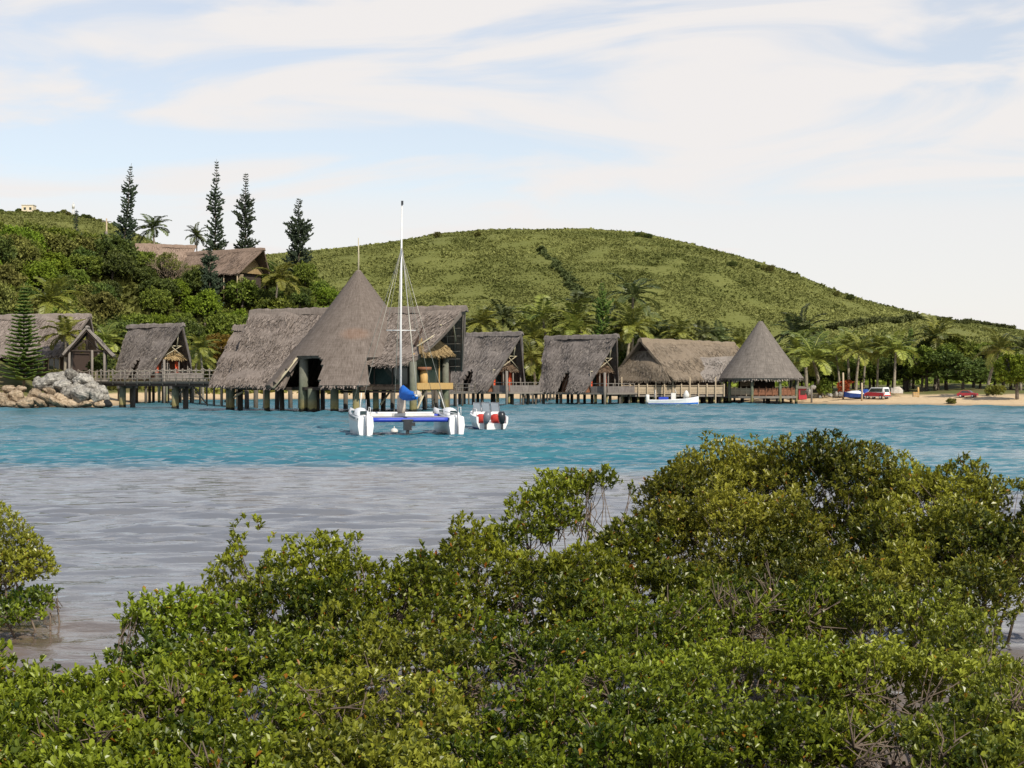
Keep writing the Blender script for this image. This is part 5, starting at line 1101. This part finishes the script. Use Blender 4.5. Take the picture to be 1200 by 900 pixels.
# ------------------------------------------------------------------ trees of the right beach
kinds = {}
for i, (kd, sd_) in enumerate((('mid', 71), ('dark', 72), ('dark', 73), ('mid', 74))):
    rg = np.random.default_rng(sd_)
    kinds[i] = tree_mesh('beach_tree', '', 'tree', rl_(rg, 11, 3.0, 3.2, 6.4, 1.5, 2.3, .8), 'tree_' + kd, 4200, .42, 3.2, .22, sd_, 4, 'shade trees behind the right beach', gap=-.95)
usedk = set()
for i, (px, D, ztop, sc, lab) in enumerate(((1010, 232, 418, .95, 0), (1040, 236, 420, 1.0, 1), (1062, 224, 414, 1.05, 2), (1085, 218, 405, 1.1, 0), (1110, 224, 402, 1.15, 3), (1128, 214, 416, 1.0, 2), (1148, 218, 425, .9, 1), (1166, 222, 420, 1.0, 2), (1185, 232, 415, 1.05, 1), (1205, 226, 418, 1.0, 0),
                                            (985, 236, 422, .9, 1), (965, 240, 425, .9, 2), (1235, 222, 410, 1.1, 3), (915, 246, 418, .9, 1), (940, 240, 428, .8, 2), (1100, 240, 408, 1.1, 0), (1140, 240, 405, 1.1, 3), (1175, 244, 405, 1.1, 0), (1060, 244, 410, 1.0, 3), (1020, 246, 415, .9, 0),
                                            (930, 252, 404, .95, 1), (955, 250, 406, .95, 2), (975, 248, 408, .9, 1), (1000, 248, 406, .95, 2), (1024, 250, 405, 1.0, 1), (1046, 250, 404, 1.0, 2), (1070, 250, 402, 1.0, 1), (1190, 250, 402, 1.0, 2), (1215, 250, 402, 1.0, 1), (600, 288, 396, .9, 1), (630, 290, 392, .9, 2), (655, 290, 388, .9, 0), (676, 290, 386, .9, 1), (728, 290, 384, .95, 2), (752, 290, 392, .9, 1), (800, 290, 404, .8, 2), (860, 288, 408, .8, 0), (880, 262, 425, .8, 1), (590, 275, 420, .9, 1), (640, 280, 415, .9, 0), (690, 282, 400, 1.0, 1), (735, 282, 410, 1.0, 2), (612, 276, 430, .75, 0), (560, 280, 420, .9, 3), (780, 284, 412, .8, 1), (830, 284, 415, .8, 2))):
    k = lab; o = kinds[k] if k not in usedk else copy_tree(kinds[k]); usedk.add(k)
    p = gpt(px, D); h = zat(ztop, D) - p[2]; o.location = tuple(p - [0, 0, .2]); o.rotation_euler = (0, 0, i * 1.3); o.scale = (sc, sc, h / 7.2)
    c = 'dark' if k in (1, 2) else 'green'
    if px < 900: o['label'] = f'{c} shade tree half hidden behind the bungalows and palms'; o['group'] = 'shade trees behind the bungalows'
    else: o['label'] = f'{c} shade tree behind the palms of the right beach'
rg = np.random.default_rng(81)
t = tree_mesh('bright_tree', 'vivid light green tree at the right edge standing on the sand', 'tree', rl_(rg, 9, 1.6, 2.2, 4.4, .8, 1.2, .85), 'tree_bright', 3000, .3, 2.2, .2, 82, 4, gap=-.8); t.location = gpt(1192, 190); t.scale = (1.1, 1.1, 1.12)
t = tree_mesh('flame_shrub', 'flame orange flowering shrub beside the big palm on the beach', 'shrub', rl_(rg, 6, 1.0, .7, 2.0, .5, .85, .8), 'tree_flame', 1100, .24, .8, .08, 83, 4, gap=-.5); t.location = gpt(986, 210); t.scale = (1.15, 1.15, .95)
t = tree_mesh('beach_shrub', 'low yellow green shrub on the sand under the brownish palm', 'shrub', rl_(rg, 6, 1.1, .4, .9, .4, .7, .8), 'palm_yellow', 500, .3, .4, .05, 84, 4); t.location = gpt(1166, 197)
t = tree_mesh('beach_shrub', 'round dark green shrub beside the flame orange shrub', 'shrub', rl_(rg, 6, .9, .6, 1.7, .6, .9, .8), 'tree_mid', 900, .3, .6, .06, 85, 4); t.location = gpt(967, 212)
t = tree_mesh('beach_shrub', 'low grass tuft alone on the open sand', 'shrub', rl_(rg, 4, .5, .1, .3, .2, .35, .8), 'tree_olive', 200, .28, .2, .03, 86, 4); t.location = gpt(1115, 191)
t = tree_mesh('shore_shrub', 'dark green shrub under the gatehouse roof on its right', 'shrub', rl_(rg, 7, 1.1, .8, 2.4, .7, 1.1, .9), 'tree_dark', 1300, .32, .8, .08, 87, 4); t.location = at(119, 445, 188)
t = tree_mesh('shore_shrub', 'grey brown dry shrub on the bank between the young pine and the rocks', 'shrub', rl_(rg, 5, .8, .3, 1.0, .4, .7, .8), 'tree_olive', 500, .24, .4, .05, 88, 4, bark='palebark'); t.location = at(68, 447, 178)
# ------------------------------------------------------------------ rocks at the left point
rgr = np.random.default_rng(55)
def boulder(name, label, group, px, py, D, wpx, hpx, m, seed, ang=.0):
    """px,py: centre"""
    x, y, z = at(px, py, D); rx_, rzv = wpx / F * D / 2, hpx / F * D / 2
    rg = np.random.default_rng(seed); nu, nv = 22, 14
    th = np.linspace(0, pi, nv + 1); ph = np.arange(nu) * 2 * pi / nu
    Dd = np.stack([np.outer(np.sin(th), np.cos(ph)), np.outer(np.sin(th), np.sin(ph)), np.outer(np.cos(th), np.ones(nu))], -1); rr = np.ones(Dd.shape[:2])
    for k in range(9):                                     # chisel flat faces, then roughen
        nn = unit(rg.normal(size=3)); c = Dd @ nn; lim = rg.uniform(.62, .9); rr = np.where(c * rr > lim, lim / np.maximum(c, 1e-3), rr)
    rr = rr * (1 + .07 * snoise(Dd * 2.1 + seed) + .04 * snoise(Dd * 5 + seed * 2))
    P = Dd * rr[..., None] * np.array([rx_, rx_ * rg.uniform(.8, 1.1), rzv]) * 1.12; c_, s_ = cos(ang), sin(ang)
    P = np.stack([P[..., 0] * c_ - P[..., 2] * s_, P[..., 1], P[..., 0] * s_ + P[..., 2] * c_], -1)
    w = MB(); w.loft(P, cap=False, smooth=False); o = w.build(name, M[m], None, (x, y, z)); tag(o, label, 'rock', group); o.rotation_euler = (0, 0, rg.uniform(-.5, .5)); return o
GL, TL = 'pale limestone boulders at the point', 'tan rocks along the waterline'
PL = 'rough pale grey limestone boulder in the heap below the gatehouse'
for i, (px, py, D, w, h) in enumerate(((60, 448, 175, 34, 24), (84, 439, 177, 16, 14), (97, 447, 174.5, 22, 18), (74, 452, 173.5, 20, 14), (96, 461, 172.5, 26, 17), (112, 464, 172, 16, 16), (82, 461, 173, 18, 15), (119, 458, 173.5, 16, 13), (107, 453, 174, 18, 12), (72, 440, 177, 13, 10), (88, 453, 173.5, 12, 10), (47, 450, 175, 16, 16), (124, 466, 173, 9, 9), (76, 458, 173, 12, 9))):
    boulder('boulder', PL, GL, px, py, D, w, h, 'stone', 700 + i)
TLb = 'smooth tan rock slab in the row at the waterline on the left'
for i, (px, py, D, w, h, a) in enumerate(((4, 470, 172, 16, 16, .1), (18, 464, 172.5, 18, 16, .2), (30, 472, 171.5, 20, 13, 0), (40, 463, 173, 18, 14, -.3), (24, 456, 174, 12, 9, 0), (56, 468, 172, 22, 12, -.45), (48, 472, 171.6, 18, 10, -.3), (66, 472, 171.7, 22, 10, -.5), (82, 473, 171.8, 22, 9, -.4), (10, 456, 174, 18, 9, .1), (100, 473, 172, 18, 7, .1), (118, 474, 172, 16, 8, .05),
                                                (72, 466, 172.5, 16, 9, -.6), (36, 470, 172, 16, 10, .1), (-6, 462, 173, 16, 14, 0), (58, 460, 173.5, 18, 10, -.5), (12, 474, 171.3, 18, 8, 0))):
    boulder('rock', TLb, TL, px, py, D, w, h, 'tanstone', 800 + i, a)
boulder('rock', 'dark wet rock at the outer tip of the point', None, 126, 473, 172, 12, 8, 'rubber', 901)
BL = 'small pale rock lying on the sand of the right beach'
for i, (px, py, D, w, h) in enumerate(((973, 463, 205, 6, 5), (980, 462, 206, 4, 6), (985, 462, 206, 5, 6), (961, 465, 204, 3, 3), (947, 459, 207, 6, 9), (953, 454, 209, 6, 6))):
    boulder('rock', BL, 'pale rocks on the right beach', px, py, D, w, h, 'stone', 930 + i)
# ------------------------------------------------------------------ catamaran
DCt = 85.0
cat = thing('catamaran', 'white sailing catamaran with blue crossbeams moored in front of the great hall', 'catamaran', (px2x(482, DCt), DCt, 0), R(12))
def hull_mesh(mb, L, secs):
    rings = []
    for (y, hw_, ztop, keel, full) in secs:
        pts = []
        for q in np.linspace(-1, 1, 15):
            v = abs(q); pts.append((np.sign(q) * hw_ * (1 - (1 - v) ** (1.0 + full)) ** .8 if v > 0 else 0, y, keel + (ztop - keel) * (v ** 1.7)))
        pts += [(hw_ * .55, y, ztop + .07), (0, y, ztop + .10), (-hw_ * .55, y, ztop + .07)]
        rings.append(pts)
    mb.loft(rings)
half = 2.55
for sx in (-1, 1):
    w = MB(); hull_mesh(w, 8, [(-.05, .40, 1.02, -.12, 1.6), (.6, .44, 1.04, -.25, 1.6), (2.2, .47, 1.08, -.38, 1.4), (4.2, .44, 1.15, -.38, 1.2), (6.0, .32, 1.24, -.3, .9), (7.4, .14, 1.32, -.12, .6), (8.0, .03, 1.36, .1, .4)])
    w.xf(lambda v, sx=sx: v + [sx * half, 0, 0]); h = w.build('hull', M['white'], cat)
    w = MB(); rings = []
    for y, hw_, hh in ((.9, .30, .02), (1.15, .40, .30), (2.2, .43, .42), (3.2, .40, .40), (4.4, .30, .22), (5.3, .16, .02)):
        rings.append([(sx * half + hw_ * cos(a), y, 1.10 + hh * sin(a)) for a in np.linspace(0, pi, 9)])
    w.loft(rings, closed=False, cap=True); cb = w.build('cabin', M['white'], h)
    for sg in (-1, 1):
        w = MB(); w.box((sx * half + sg * .40, 2.9, 1.28), (.05, 1.1, .14)); w.build('porthole', M['glass'], cb)
    w = MB(); w.prism([(sx * half - .2, .86, 1.14), (sx * half + .2, .86, 1.14), (sx * half + .17, 1.08, 1.34), (sx * half - .17, 1.08, 1.34)], (0, -.02, .01)); w.build('hatch', M['glass'], cb)
    w = MB(); w.loft([[(sx * half + s_ * (hw_ + .012), y, zt + q) for q in (-.05, -.16)] for y, hw_, zt in ((.0, .40, 1.02), (2.2, .47, 1.08), (4.2, .44, 1.15), (6.0, .32, 1.24), (7.4, .14, 1.32)) for s_ in ((-1,))], closed=False, cap=False); w.build('rub_strake', M['greymotor'], h)
    w = MB(); P = [(-.40, -.12, 1.0), (.40, -.12, 1.0), (.44, -.16, .55), (.36, -.2, .06), (.0, -.22, -.06), (-.36, -.2, .06), (-.44, -.16, .55)]
    w.prism([np.array(p) + [sx * half, 0, 0] for p in P], (0, .1, 0)); w.build('transom', M['white'], h)
    w = MB(); w.prism([(sx * half - .03, -.28, 1.15), (sx * half - .03, -.24, -.3), (sx * half - .03, -.62, -.3), (sx * half - .03, -.52, .55), (sx * half - .03, -.36, 1.15)], (.06, 0, 0)); w.tube([(sx * half, -.3, 1.1), (sx * half, -.3, 2.0)], .03, 6); rd = w.build('rudder', M['greymotor'], cat)
    w = MB(); w.tube([(sx * half, -.32, 1.2), (sx * half * .8, .9, 1.3)], .025, 6); w.build('tiller', M['alu'], rd)
    w = MB(); w.tube([(sx * half - sx * .1, 3.2, 1.3), (sx * half - sx * .1 - .35, 3.1, 2.4)] if sx > 0 else [(sx * half, 2.9, 1.3), (sx * half + .1, 2.9, 2.35)], .035, 6); w.build('stanchion', M['offwhite'], h)
    w = MB(); w.tube([(sx * half + .3, .3, 1.1), (sx * half + .3, .3, 1.55), (sx * half + .3, 1.2, 1.55), (sx * half + .3, 1.2, 1.1)], .022, 5); w.build('guard_rail', M['alu'], h)
for y, z, m, hgt in ((.35, .86, 'bluebeam', .26), (3.4, 1.02, 'bluebeam', .22), (6.4, 1.12, 'alu', .14)):
    w = MB(); w.loft([[(x, y + .14 * cos(a), z + hgt / 2 * sin(a)) for a in np.arange(10) * 2 * pi / 10] for x in np.linspace(-half + .1, half - .1, 8)]); w.build('crossbeam', M[m], cat)
w = MB(); w.box((0, 1.9, .98), (2 * half - .7, 2.9, .05)); w.build('trampoline', M['net'], cat)
w = MB(); w.box((-.9, 2.3, 1.10), (2.6, .5, .16)); w.box((1.0, 2.5, 1.10), (1.3, .4, .14)); w.build('locker', M['offwhite'], cat)
w = MB(); w.tube([(-.12, 3.4, 1.1), (-.12, 3.4, 6.4), (-.06, 3.35, 13.2)], [.065, .06, .045], 10); mast = w.build('mast', M['alu'], cat)
w = MB(); w.tube([(-.95, 3.4, 5.95), (.75, 3.4, 5.95)], .028, 6); w.build('spreader', M['alu'], mast)
w = MB(); w.box((-.05, 3.3, 13.3), (.12, .12, .22)); w.build('masthead', M['black'], mast)
w = MB(); w.tube([(-.1, 3.2, 2.35), (.15, -1.0, 2.2)], .06, 8); w.build('boom', M['alu'], mast)
w = MB(); rg = np.random.default_rng(6); rings = []
for q, (hw_, up, dn) in zip(np.linspace(0, 1, 9), ((.14, .5, .15), (.22, .62, .22), (.28, .5, .25), (.31, .4, .25), (.3, .35, .22), (.3, .36, .2), (.24, .3, .16), (.18, .24, .12), (.1, .15, .08))):
    c = np.array([-.1 + .25 * q, 3.25 - 4.1 * q, 2.2 - .12 * q]); rings.append([c + [hw_ * cos(a) * (1 + .1 * rg.normal()), 0, (up if sin(a) > 0 else dn) * sin(a)] for a in np.arange(12) * 2 * pi / 12])
w.loft(rings); sc_ = w.build('sail_cover', M['bluetarp'], mast)
w = MB(); w.loft([[(.28 + .02 * k + r_ * cos(a), -.6 + .5 * k, 2.28 + r_ * sin(a)) for a in np.arange(8) * 2 * pi / 8] for k, r_ in ((0, .10), (.3, .22), (.7, .24), (1, .12))]); w.build('furled_sail', M['canvas'], mast)
w = MB(); w.loft([[(-.12 + r_ * cos(a), 3.2 + r_ * sin(a), z) for a in np.arange(10) * 2 * pi / 10] for z, r_ in ((1.12, .22), (1.5, .26), (1.9, .25), (2.2, .22))]); w.build('mast_bag', M['canvas'], mast)
for a, b, r_ in (((-.1, 3.4, 10.6), (-half, 2.9, 1.15), .013), ((-.1, 3.4, 10.6), (half, 2.9, 1.15), .013), ((-.1, 3.4, 10.6), (-half, 7.6, 1.35), .013), ((-.1, 3.4, 10.6), (half, 7.6, 1.35), .013), ((-.05, 3.3, 10.7), (.16, -1.0, 2.3), .030), ((-.1, 3.4, 10.6), (-.1, 6.4, 1.2), .022), ((-.95, 3.4, 5.95), (-.1, 3.4, 10.6), .01), ((.75, 3.4, 5.95), (-.1, 3.4, 10.6), .01)):
    w = MB(); w.tube([a, b], r_, 5); w.build('stay', M['wire'], mast)
w = MB(); w.box((-.2, .1, .55), (.42, .5, .5)); w.box((-.2, .08, .1), (.16, .26, .6)); w.box((-.2, .1, .84), (.62, .4, .1)); w.box((.05, -.05, .62), (.3, .24, .2)); w.build('outboard', M['black'], cat)
w = MB(); w.ball((0, 0, .06), (.23, .23, .2), 14, 9); w.tube([(0, 0, .2), (0, 0, .36)], .03, 6); tag(w.build('mooring_buoy', M['offwhite'], None, (px2x(462, 90), 90, 0)), 'small pale mooring buoy floating under the catamaran', 'buoy')
# ------------------------------------------------------------------ motorboat with two outboards
mbt = thing('motorboat', 'open white motorboat with two dark outboards and red seats right of the catamaran', 'motorboat', (px2x(577, 96), 96, 0), R(10))
w = MB(); rings = []
for y, hw_, zt, zk in ((0, 1.02, .78, -.15), (1, 1.08, .82, -.22), (2.4, 1.06, .92, -.25), (3.6, .84, 1.06, -.2), (4.6, .42, 1.2, .05), (5.1, .06, 1.28, .5)):
    rings.append([(-hw_ + .14, y, zt - .42 if y < 4 else zt - .1), (-hw_ + .14, y, zt), (-hw_, y, zt), (-hw_ * .97, y, zt * .5), (-hw_ * .8, y, .02), (0, y, zk), (hw_ * .8, y, .02), (hw_ * .97, y, zt * .5), (hw_, y, zt), (hw_ - .14, y, zt), (hw_ - .14, y, zt - .42 if y < 4 else zt - .1)])
w.loft(rings, smooth=False); hl = w.build('hull', M['white'], mbt)
w = MB(); w.loft([[(s_ * hw_ * 1.005, y, z) for s_, z in ((-.84, .10), (-.815, .02), (0, zk - .01), (.815, .02), (.84, .10))] for y, hw_, zk in ((-.012, 1.02, -.16), (1, 1.08, -.23), (2.4, 1.06, -.26), (3.6, .84, -.21), (4.5, .42, .0))], closed=False, cap=False); w.build('boot_stripe', M['bluehull'], hl)
for x, tl in ((-.42, .18), (.55, -.05)):
    w = MB(); w.loft([[(x + tl * (z - .6) + a_ * hw_, -.28 + b_ * dp, z) for a_, b_ in ((-1, -1), (1, -1), (1, 1), (-1, 1))] for z, hw_, dp in ((.35, .10, .12), (.55, .17, .24), (.8, .20, .30), (1.0, .19, .28), (1.12, .12, .2))]); ob = w.build('outboard', M['greymotor' if x < 0 else 'black'], mbt)
    w = MB(); w.box((x - tl * .3, -.3, .05), (.12, .2, .7)); w.box((x, -.12, .62), (.3, .2, .3)); w.build('leg', M['black'], ob)
for x in (-.5, .42):
    w = MB(); w.loft([[(x + hw_ * cos(a), .9 + .35 * sin(a), z) for a in np.arange(12) * 2 * pi / 12] for z, hw_ in ((.4, .34), (.72, .42), (.86, .36), (.94, .2))]); w.build('seat', M['redcover'], mbt)
for x0, x1 in ((-.85, -.35), (-.3, .25), (.3, .85)):
    w = MB(); w.prism([(x0, 2.3, 1.05), (x1, 2.3, 1.05), (x1 - .03, 2.6, 1.62), (x0 + .03, 2.6, 1.62)], (0, .03, 0)); ws = w.build('windscreen', M['wscreen'], mbt)
    w = MB(); w.tube([(x0, 2.28, 1.02), (x0 + .03, 2.58, 1.64), (x1 - .03, 2.58, 1.64), (x1, 2.28, 1.02)], .028, 5); w.build('frame', M['greymotor'], ws)
w = MB(); w.box((0, 2.45, .92), (1.7, .35, .28)); w.build('console', M['white'], mbt)
w = MB(); w.tube([(-.98, .1, .85), (-.98, .1, 1.25), (-1.0, 1.6, 1.3), (-1.0, 1.8, .92)], .025, 5); w.build('grab_rail', M['alu'], mbt)
# ------------------------------------------------------------------ launch lying along the restaurant terrace
lb = thing('launch', 'low white launch with a blue bow lying along the restaurant terrace', 'boat', (px2x(789, 199), 199, 0), R(-90))
w = MB(); rings = []
for y, hw_, zt in ((-3.3, .8, .62), (-2, 1.0, .62), (0, 1.05, .66), (1.6, .85, .78), (2.7, .45, .95), (3.3, .05, 1.08)):
    rings.append([(-hw_ + .12, y, zt - .3), (-hw_ + .1, y, zt), (-hw_, y, zt - .06), (-hw_ * .8, y, .05), (0, y, -.2 if y < 2 else .1), (hw_ * .8, y, .05), (hw_, y, zt - .06), (hw_ - .1, y, zt), (hw_ - .12, y, zt - .3)])
w.loft(rings, smooth=False); h = w.build('hull', M['white'], lb)
w = MB(); w.loft([[(hw_ * s_, y, z) for s_, z in ((.815, .065), (.875, zt * .28))] for y, hw_, zt in ((-3.31, .81, .62), (-2, 1.012, .62), (0, 1.062, .66), (1.6, .865, .78), (2.7, .465, .95), (3.25, .1, 1.08))], closed=False, cap=False); w.build('hull_stripe', M['bluetarp'], h)
w = MB(); w.box((0, .0, 1.05), (.7, .6, .9)); w.prism([(-.35, .35, 1.5), (.35, .35, 1.5), (.3, .15, 2.0), (-.3, .15, 2.0)], (0, .04, 0)); w.build('console', M['offwhite'], lb)
w = MB(); w.box((0, -1.3, .8), (1.4, 1.2, .35)); w.build('seat', M['bluebeam'], lb)
w = MB(); w.loft([[(hw_ * cos(a), -3.35 + .25 * sin(a), z) for a in np.arange(10) * 2 * pi / 10] for z, hw_ in ((.1, .12), (.5, .22), (1.0, .25), (1.3, .12))]); w.build('outboard', M['offwhite'], lb)
w = MB(); w.loft([[(hw_ * cos(a), 1.7 + hw_ * sin(a), z) for a in np.arange(10) * 2 * pi / 10] for z, hw_ in ((.8, .35), (1.3, .4), (1.7, .22), (1.85, .05))]); w.build('covered_gear', M['offwhite'], lb)
w = MB(); w.tube([(-.6, -2.4, .8), (-.6, -2.4, 1.9), (.6, -2.4, 1.9), (.6, -2.4, .8)], .03, 5); w.build('frame', M['alu'], lb)
# ------------------------------------------------------------------ vehicles and boats on the beach
def wheel(parent, x, y, r=.33, wd=.2):
    w = MB(); w.tube([(x - wd / 2, y, r), (x - wd / 2 + .01, y, r), (x + wd / 2, y, r)], r, 16, smooth=False); o = w.build('wheel', M['rubber'], parent)
    w = MB(); w.tube([(x - wd / 2 - .012, y, r), (x + wd / 2 + .012, y, r)], r * .58, 12, smooth=False); w.build('rim', M['alu'], o)
def van(label, p, rot, sc):
    t = thing('van', label, 'van', p, rot); t.scale = (sc,) * 3
    prof = [(-2.1, .35), (-2.15, .75), (-2.02, 1.25), (-1.9, 1.92), (-1.7, 2.02), (.7, 2.0), (1.3, 1.25), (2.05, 1.0), (2.15, .5), (2.1, .35)]
    w = MB(); rings = []
    for x, k in ((-.84, .0), (-.86, .03), (-.86, .03), (.86, .03), (.86, .03), (.84, 0)):
        rings.append([(x * (1 - .12 * max(0, (z - 1.0))), y, z) for y, z in prof])
    rings = [rings[0], rings[-1]]; w.loft(rings, smooth=False); b = w.build('body', M['white'], t)
    for sx in (-1, 1):
        w = MB(); q = lambda y, z: (sx * (.845 * (1 - .12 * max(0, z - 1.0)) + .012), y, z)
        w.prism([q(-2.05, .45), q(2.1, .5), q(2.0, .98), q(1.25, 1.2), q(-2.04, 1.05)], (sx * .012, 0, 0)); w.build('side_panel', M['carred'], b)
        w = MB(); w.prism([q(-1.7, 1.22), q(1.15, 1.22), q(.68, 1.82), q(-1.68, 1.82)], (sx * .014, 0, 0)); w.build('side_window', M['glass'], b)
    w = MB(); w.prism([(-.62, -2.055, 1.2), (.62, -2.055, 1.2), (.58, -1.955, 1.75), (-.58, -1.955, 1.75)], (0, -.02, 0)); w.build('rear_window', M['glass'], b)
    w = MB(); w.prism([(-.8, -2.16, .5), (.8, -2.16, .5), (.8, -2.16, .72), (-.8, -2.16, .72)], (0, -.03, 0)); w.build('rear_band', M['redcover'], b)
    w = MB(); w.box((0, -2.2, .42), (1.7, .18, .2)); w.build('bumper', M['greymotor'], b)
    for sx in (-1, 1):
        w = MB(); w.box((sx * .72, -2.12, 1.0), (.14, .06, .4)); w.build('tail_light', M['lens'], b)
        w = MB(); w.box((sx * .62, 2.12, .75), (.3, .08, .2)); w.build('headlight', M['wscreen'], b)
        for y in (-1.35, 1.35): wheel(t, sx * .78, y)
    w = MB(); w.prism([(-.68, 1.25, 1.28), (.68, 1.25, 1.28), (.6, .74, 1.88), (-.6, .74, 1.88)], (0, .02, .01)); w.build('windscreen', M['glass'], b)
    return t
van('white van with red sides parked on the beach under the palms', gpt(1028, 204), R(38), .78)
def car(label, p, rot, sc):
    t = thing('parked_car', label, 'car', p, rot); t.scale = (sc,) * 3
    w = MB(); prof = [(-2.0, .35), (-2.05, .8), (-1.6, .95), (-1.1, 1.42), (.3, 1.45), (1.0, .98), (1.95, .82), (2.05, .4)]
    w.loft([[(x * (1 - .18 * max(0, z - .9)), y, z) for y, z in prof] for x in (-.82, .82)], smooth=False); b = w.build('body', M['carred'], t)
    for sx in (-1, 1):
        q = lambda y, z: (sx * (.82 * (1 - .18 * max(0, z - .9)) + .01), y, z)
        w = MB(); w.prism([q(-1.35, .98), q(.85, .98), q(.25, 1.36), q(-1.0, 1.36)], (sx * .012, 0, 0)); w.build('side_window', M['glass'], b)
        for y in (-1.25, 1.25): wheel(t, sx * .74, y, .31)
        w = MB(); w.box((sx * .6, 2.02, .66), (.32, .08, .16)); w.build('headlight', M['wscreen'], b)
        w = MB(); w.box((sx * .62, -2.04, .7), (.3, .06, .16)); w.build('tail_light', M['lens'], b)
    w = MB(); w.prism([(-.7, .99, 1.0), (.7, .99, 1.0), (.62, .34, 1.42), (-.62, .34, 1.42)], (0, .03, .02)); w.build('windscreen', M['glass'], b)
    w = MB(); w.prism([(-.68, -1.56, 1.0), (.68, -1.56, 1.0), (.6, -1.12, 1.4), (-.6, -1.12, 1.4)], (0, -.03, .02)); w.build('rear_window', M['glass'], b)
    return t
car('dark red car parked in the shade of the right beach trees', gpt(1134, 197), R(-125), .62)
def dinghy(name, label, p, rot, L, Wd, hm, cover, sc=1.0):
    t = thing(name, label, 'boat', p, rot); w = MB()
    w.loft([[(-hw_, y, zt), (-hw_ * .8, y, .15), (0, y, zk), (hw_ * .8, y, .15), (hw_, y, zt), (hw_ * .8, y, zt - .15), (-hw_ * .8, y, zt - .15)] for y, hw_, zt, zk in ((-L / 2, Wd / 2 * .8, .6, 0), (-L / 5, Wd / 2, .62, -.05), (L / 5, Wd / 2 * .9, .7, 0), (L / 2.4, Wd / 5, .85, .2), (L / 2, .03, .92, .5))], smooth=False); w.build('hull', M[hm], t)
    w = MB(); w.loft([[(hw_ * cos(a), y, .55 + hh * sin(a)) for a in np.linspace(0, pi, 7)] for y, hw_, hh in ((-L / 2.2, Wd / 2.6, .15), (-L / 5, Wd / 2.2, .5), (L / 8, Wd / 2.4, .45), (L / 2.6, Wd / 5, .3))], closed=False); w.build('cover', M[cover], t); return t
dinghy('beached_boat', 'blue boat under a white cover on the beach left of the van', gpt(1001, 206) + [0, 0, .15], R(75), 2.8, 1.3, 'bluehull', 'white')
dinghy('beached_boat', 'purple blue boat hull on the sand touching the left side of the van', gpt(1013, 207) + [0, 0, .15], R(80), 2.0, 1.2, 'bluebeam', 'bluehull')
dinghy('beached_boat', 'small upturned white dinghy on the sand right of the van', gpt(1051, 208) + [0, 0, .1], R(70), 1.6, .6, 'offwhite', 'canvas')
p = gpt(940, 212); t = thing('red_hut', 'red wooden kiosk in the shade right of the pavilion', 'kiosk', p)
w = MB(); w.box((0, 0, .75), (1.1, 1.1, 1.5)); w.build('wall', M['carred'], t); w = MB(); w.prism([(-.75, -.8, 1.5), (.75, -.8, 1.5), (.75, .8, 1.75), (-.75, .8, 1.75)], (0, 0, .07)); w.build('roof', M['wood_grey'], t)
w = MB(); w.box((0, -.57, .95), (.7, .05, .6)); w.build('hatch', M['interior'], t)
p = gpt(1073, 203); t = thing('wooden_crate', 'pale wooden crate on the sand beside an orange post', 'crate', p)
w = MB(); w.box((0, 0, .28), (.72, .55, .56)); w.build('box', M['wood_pale'], t); w = MB()
for z in (.1, .3, .5): w.box((0, -.29, z), (.78, .04, .09))
w.box((0, 0, .58), (.8, .62, .05)); w.build('slats', M['wood_new'], t)
for px, D, yt, m, lab in ((988, 207, 437, 'wood_pale', 'pale tall wooden post standing in front of the flame orange shrub'), (1010, 203, 449, 'wood_pale', 'shorter pale wooden post left of the van'), (1076, 205, 454, 'wood_new', 'orange wooden post behind the pale crate'), (951, 206, 452, 'wood_grey', 'grey wooden post near the red kiosk')):
    p = gpt(px, D); H_ = zat(yt, D) - p[2]; w = MB(); w.tube([(0, 0, -.4), (.02, 0, H_ * .5), (0, 0, H_)], [.14, .13, .12], 8); w.ball((0, 0, H_), (.12, .12, .06), 8, 4); tag(w.build('post', M[m], None, p), lab, 'post')
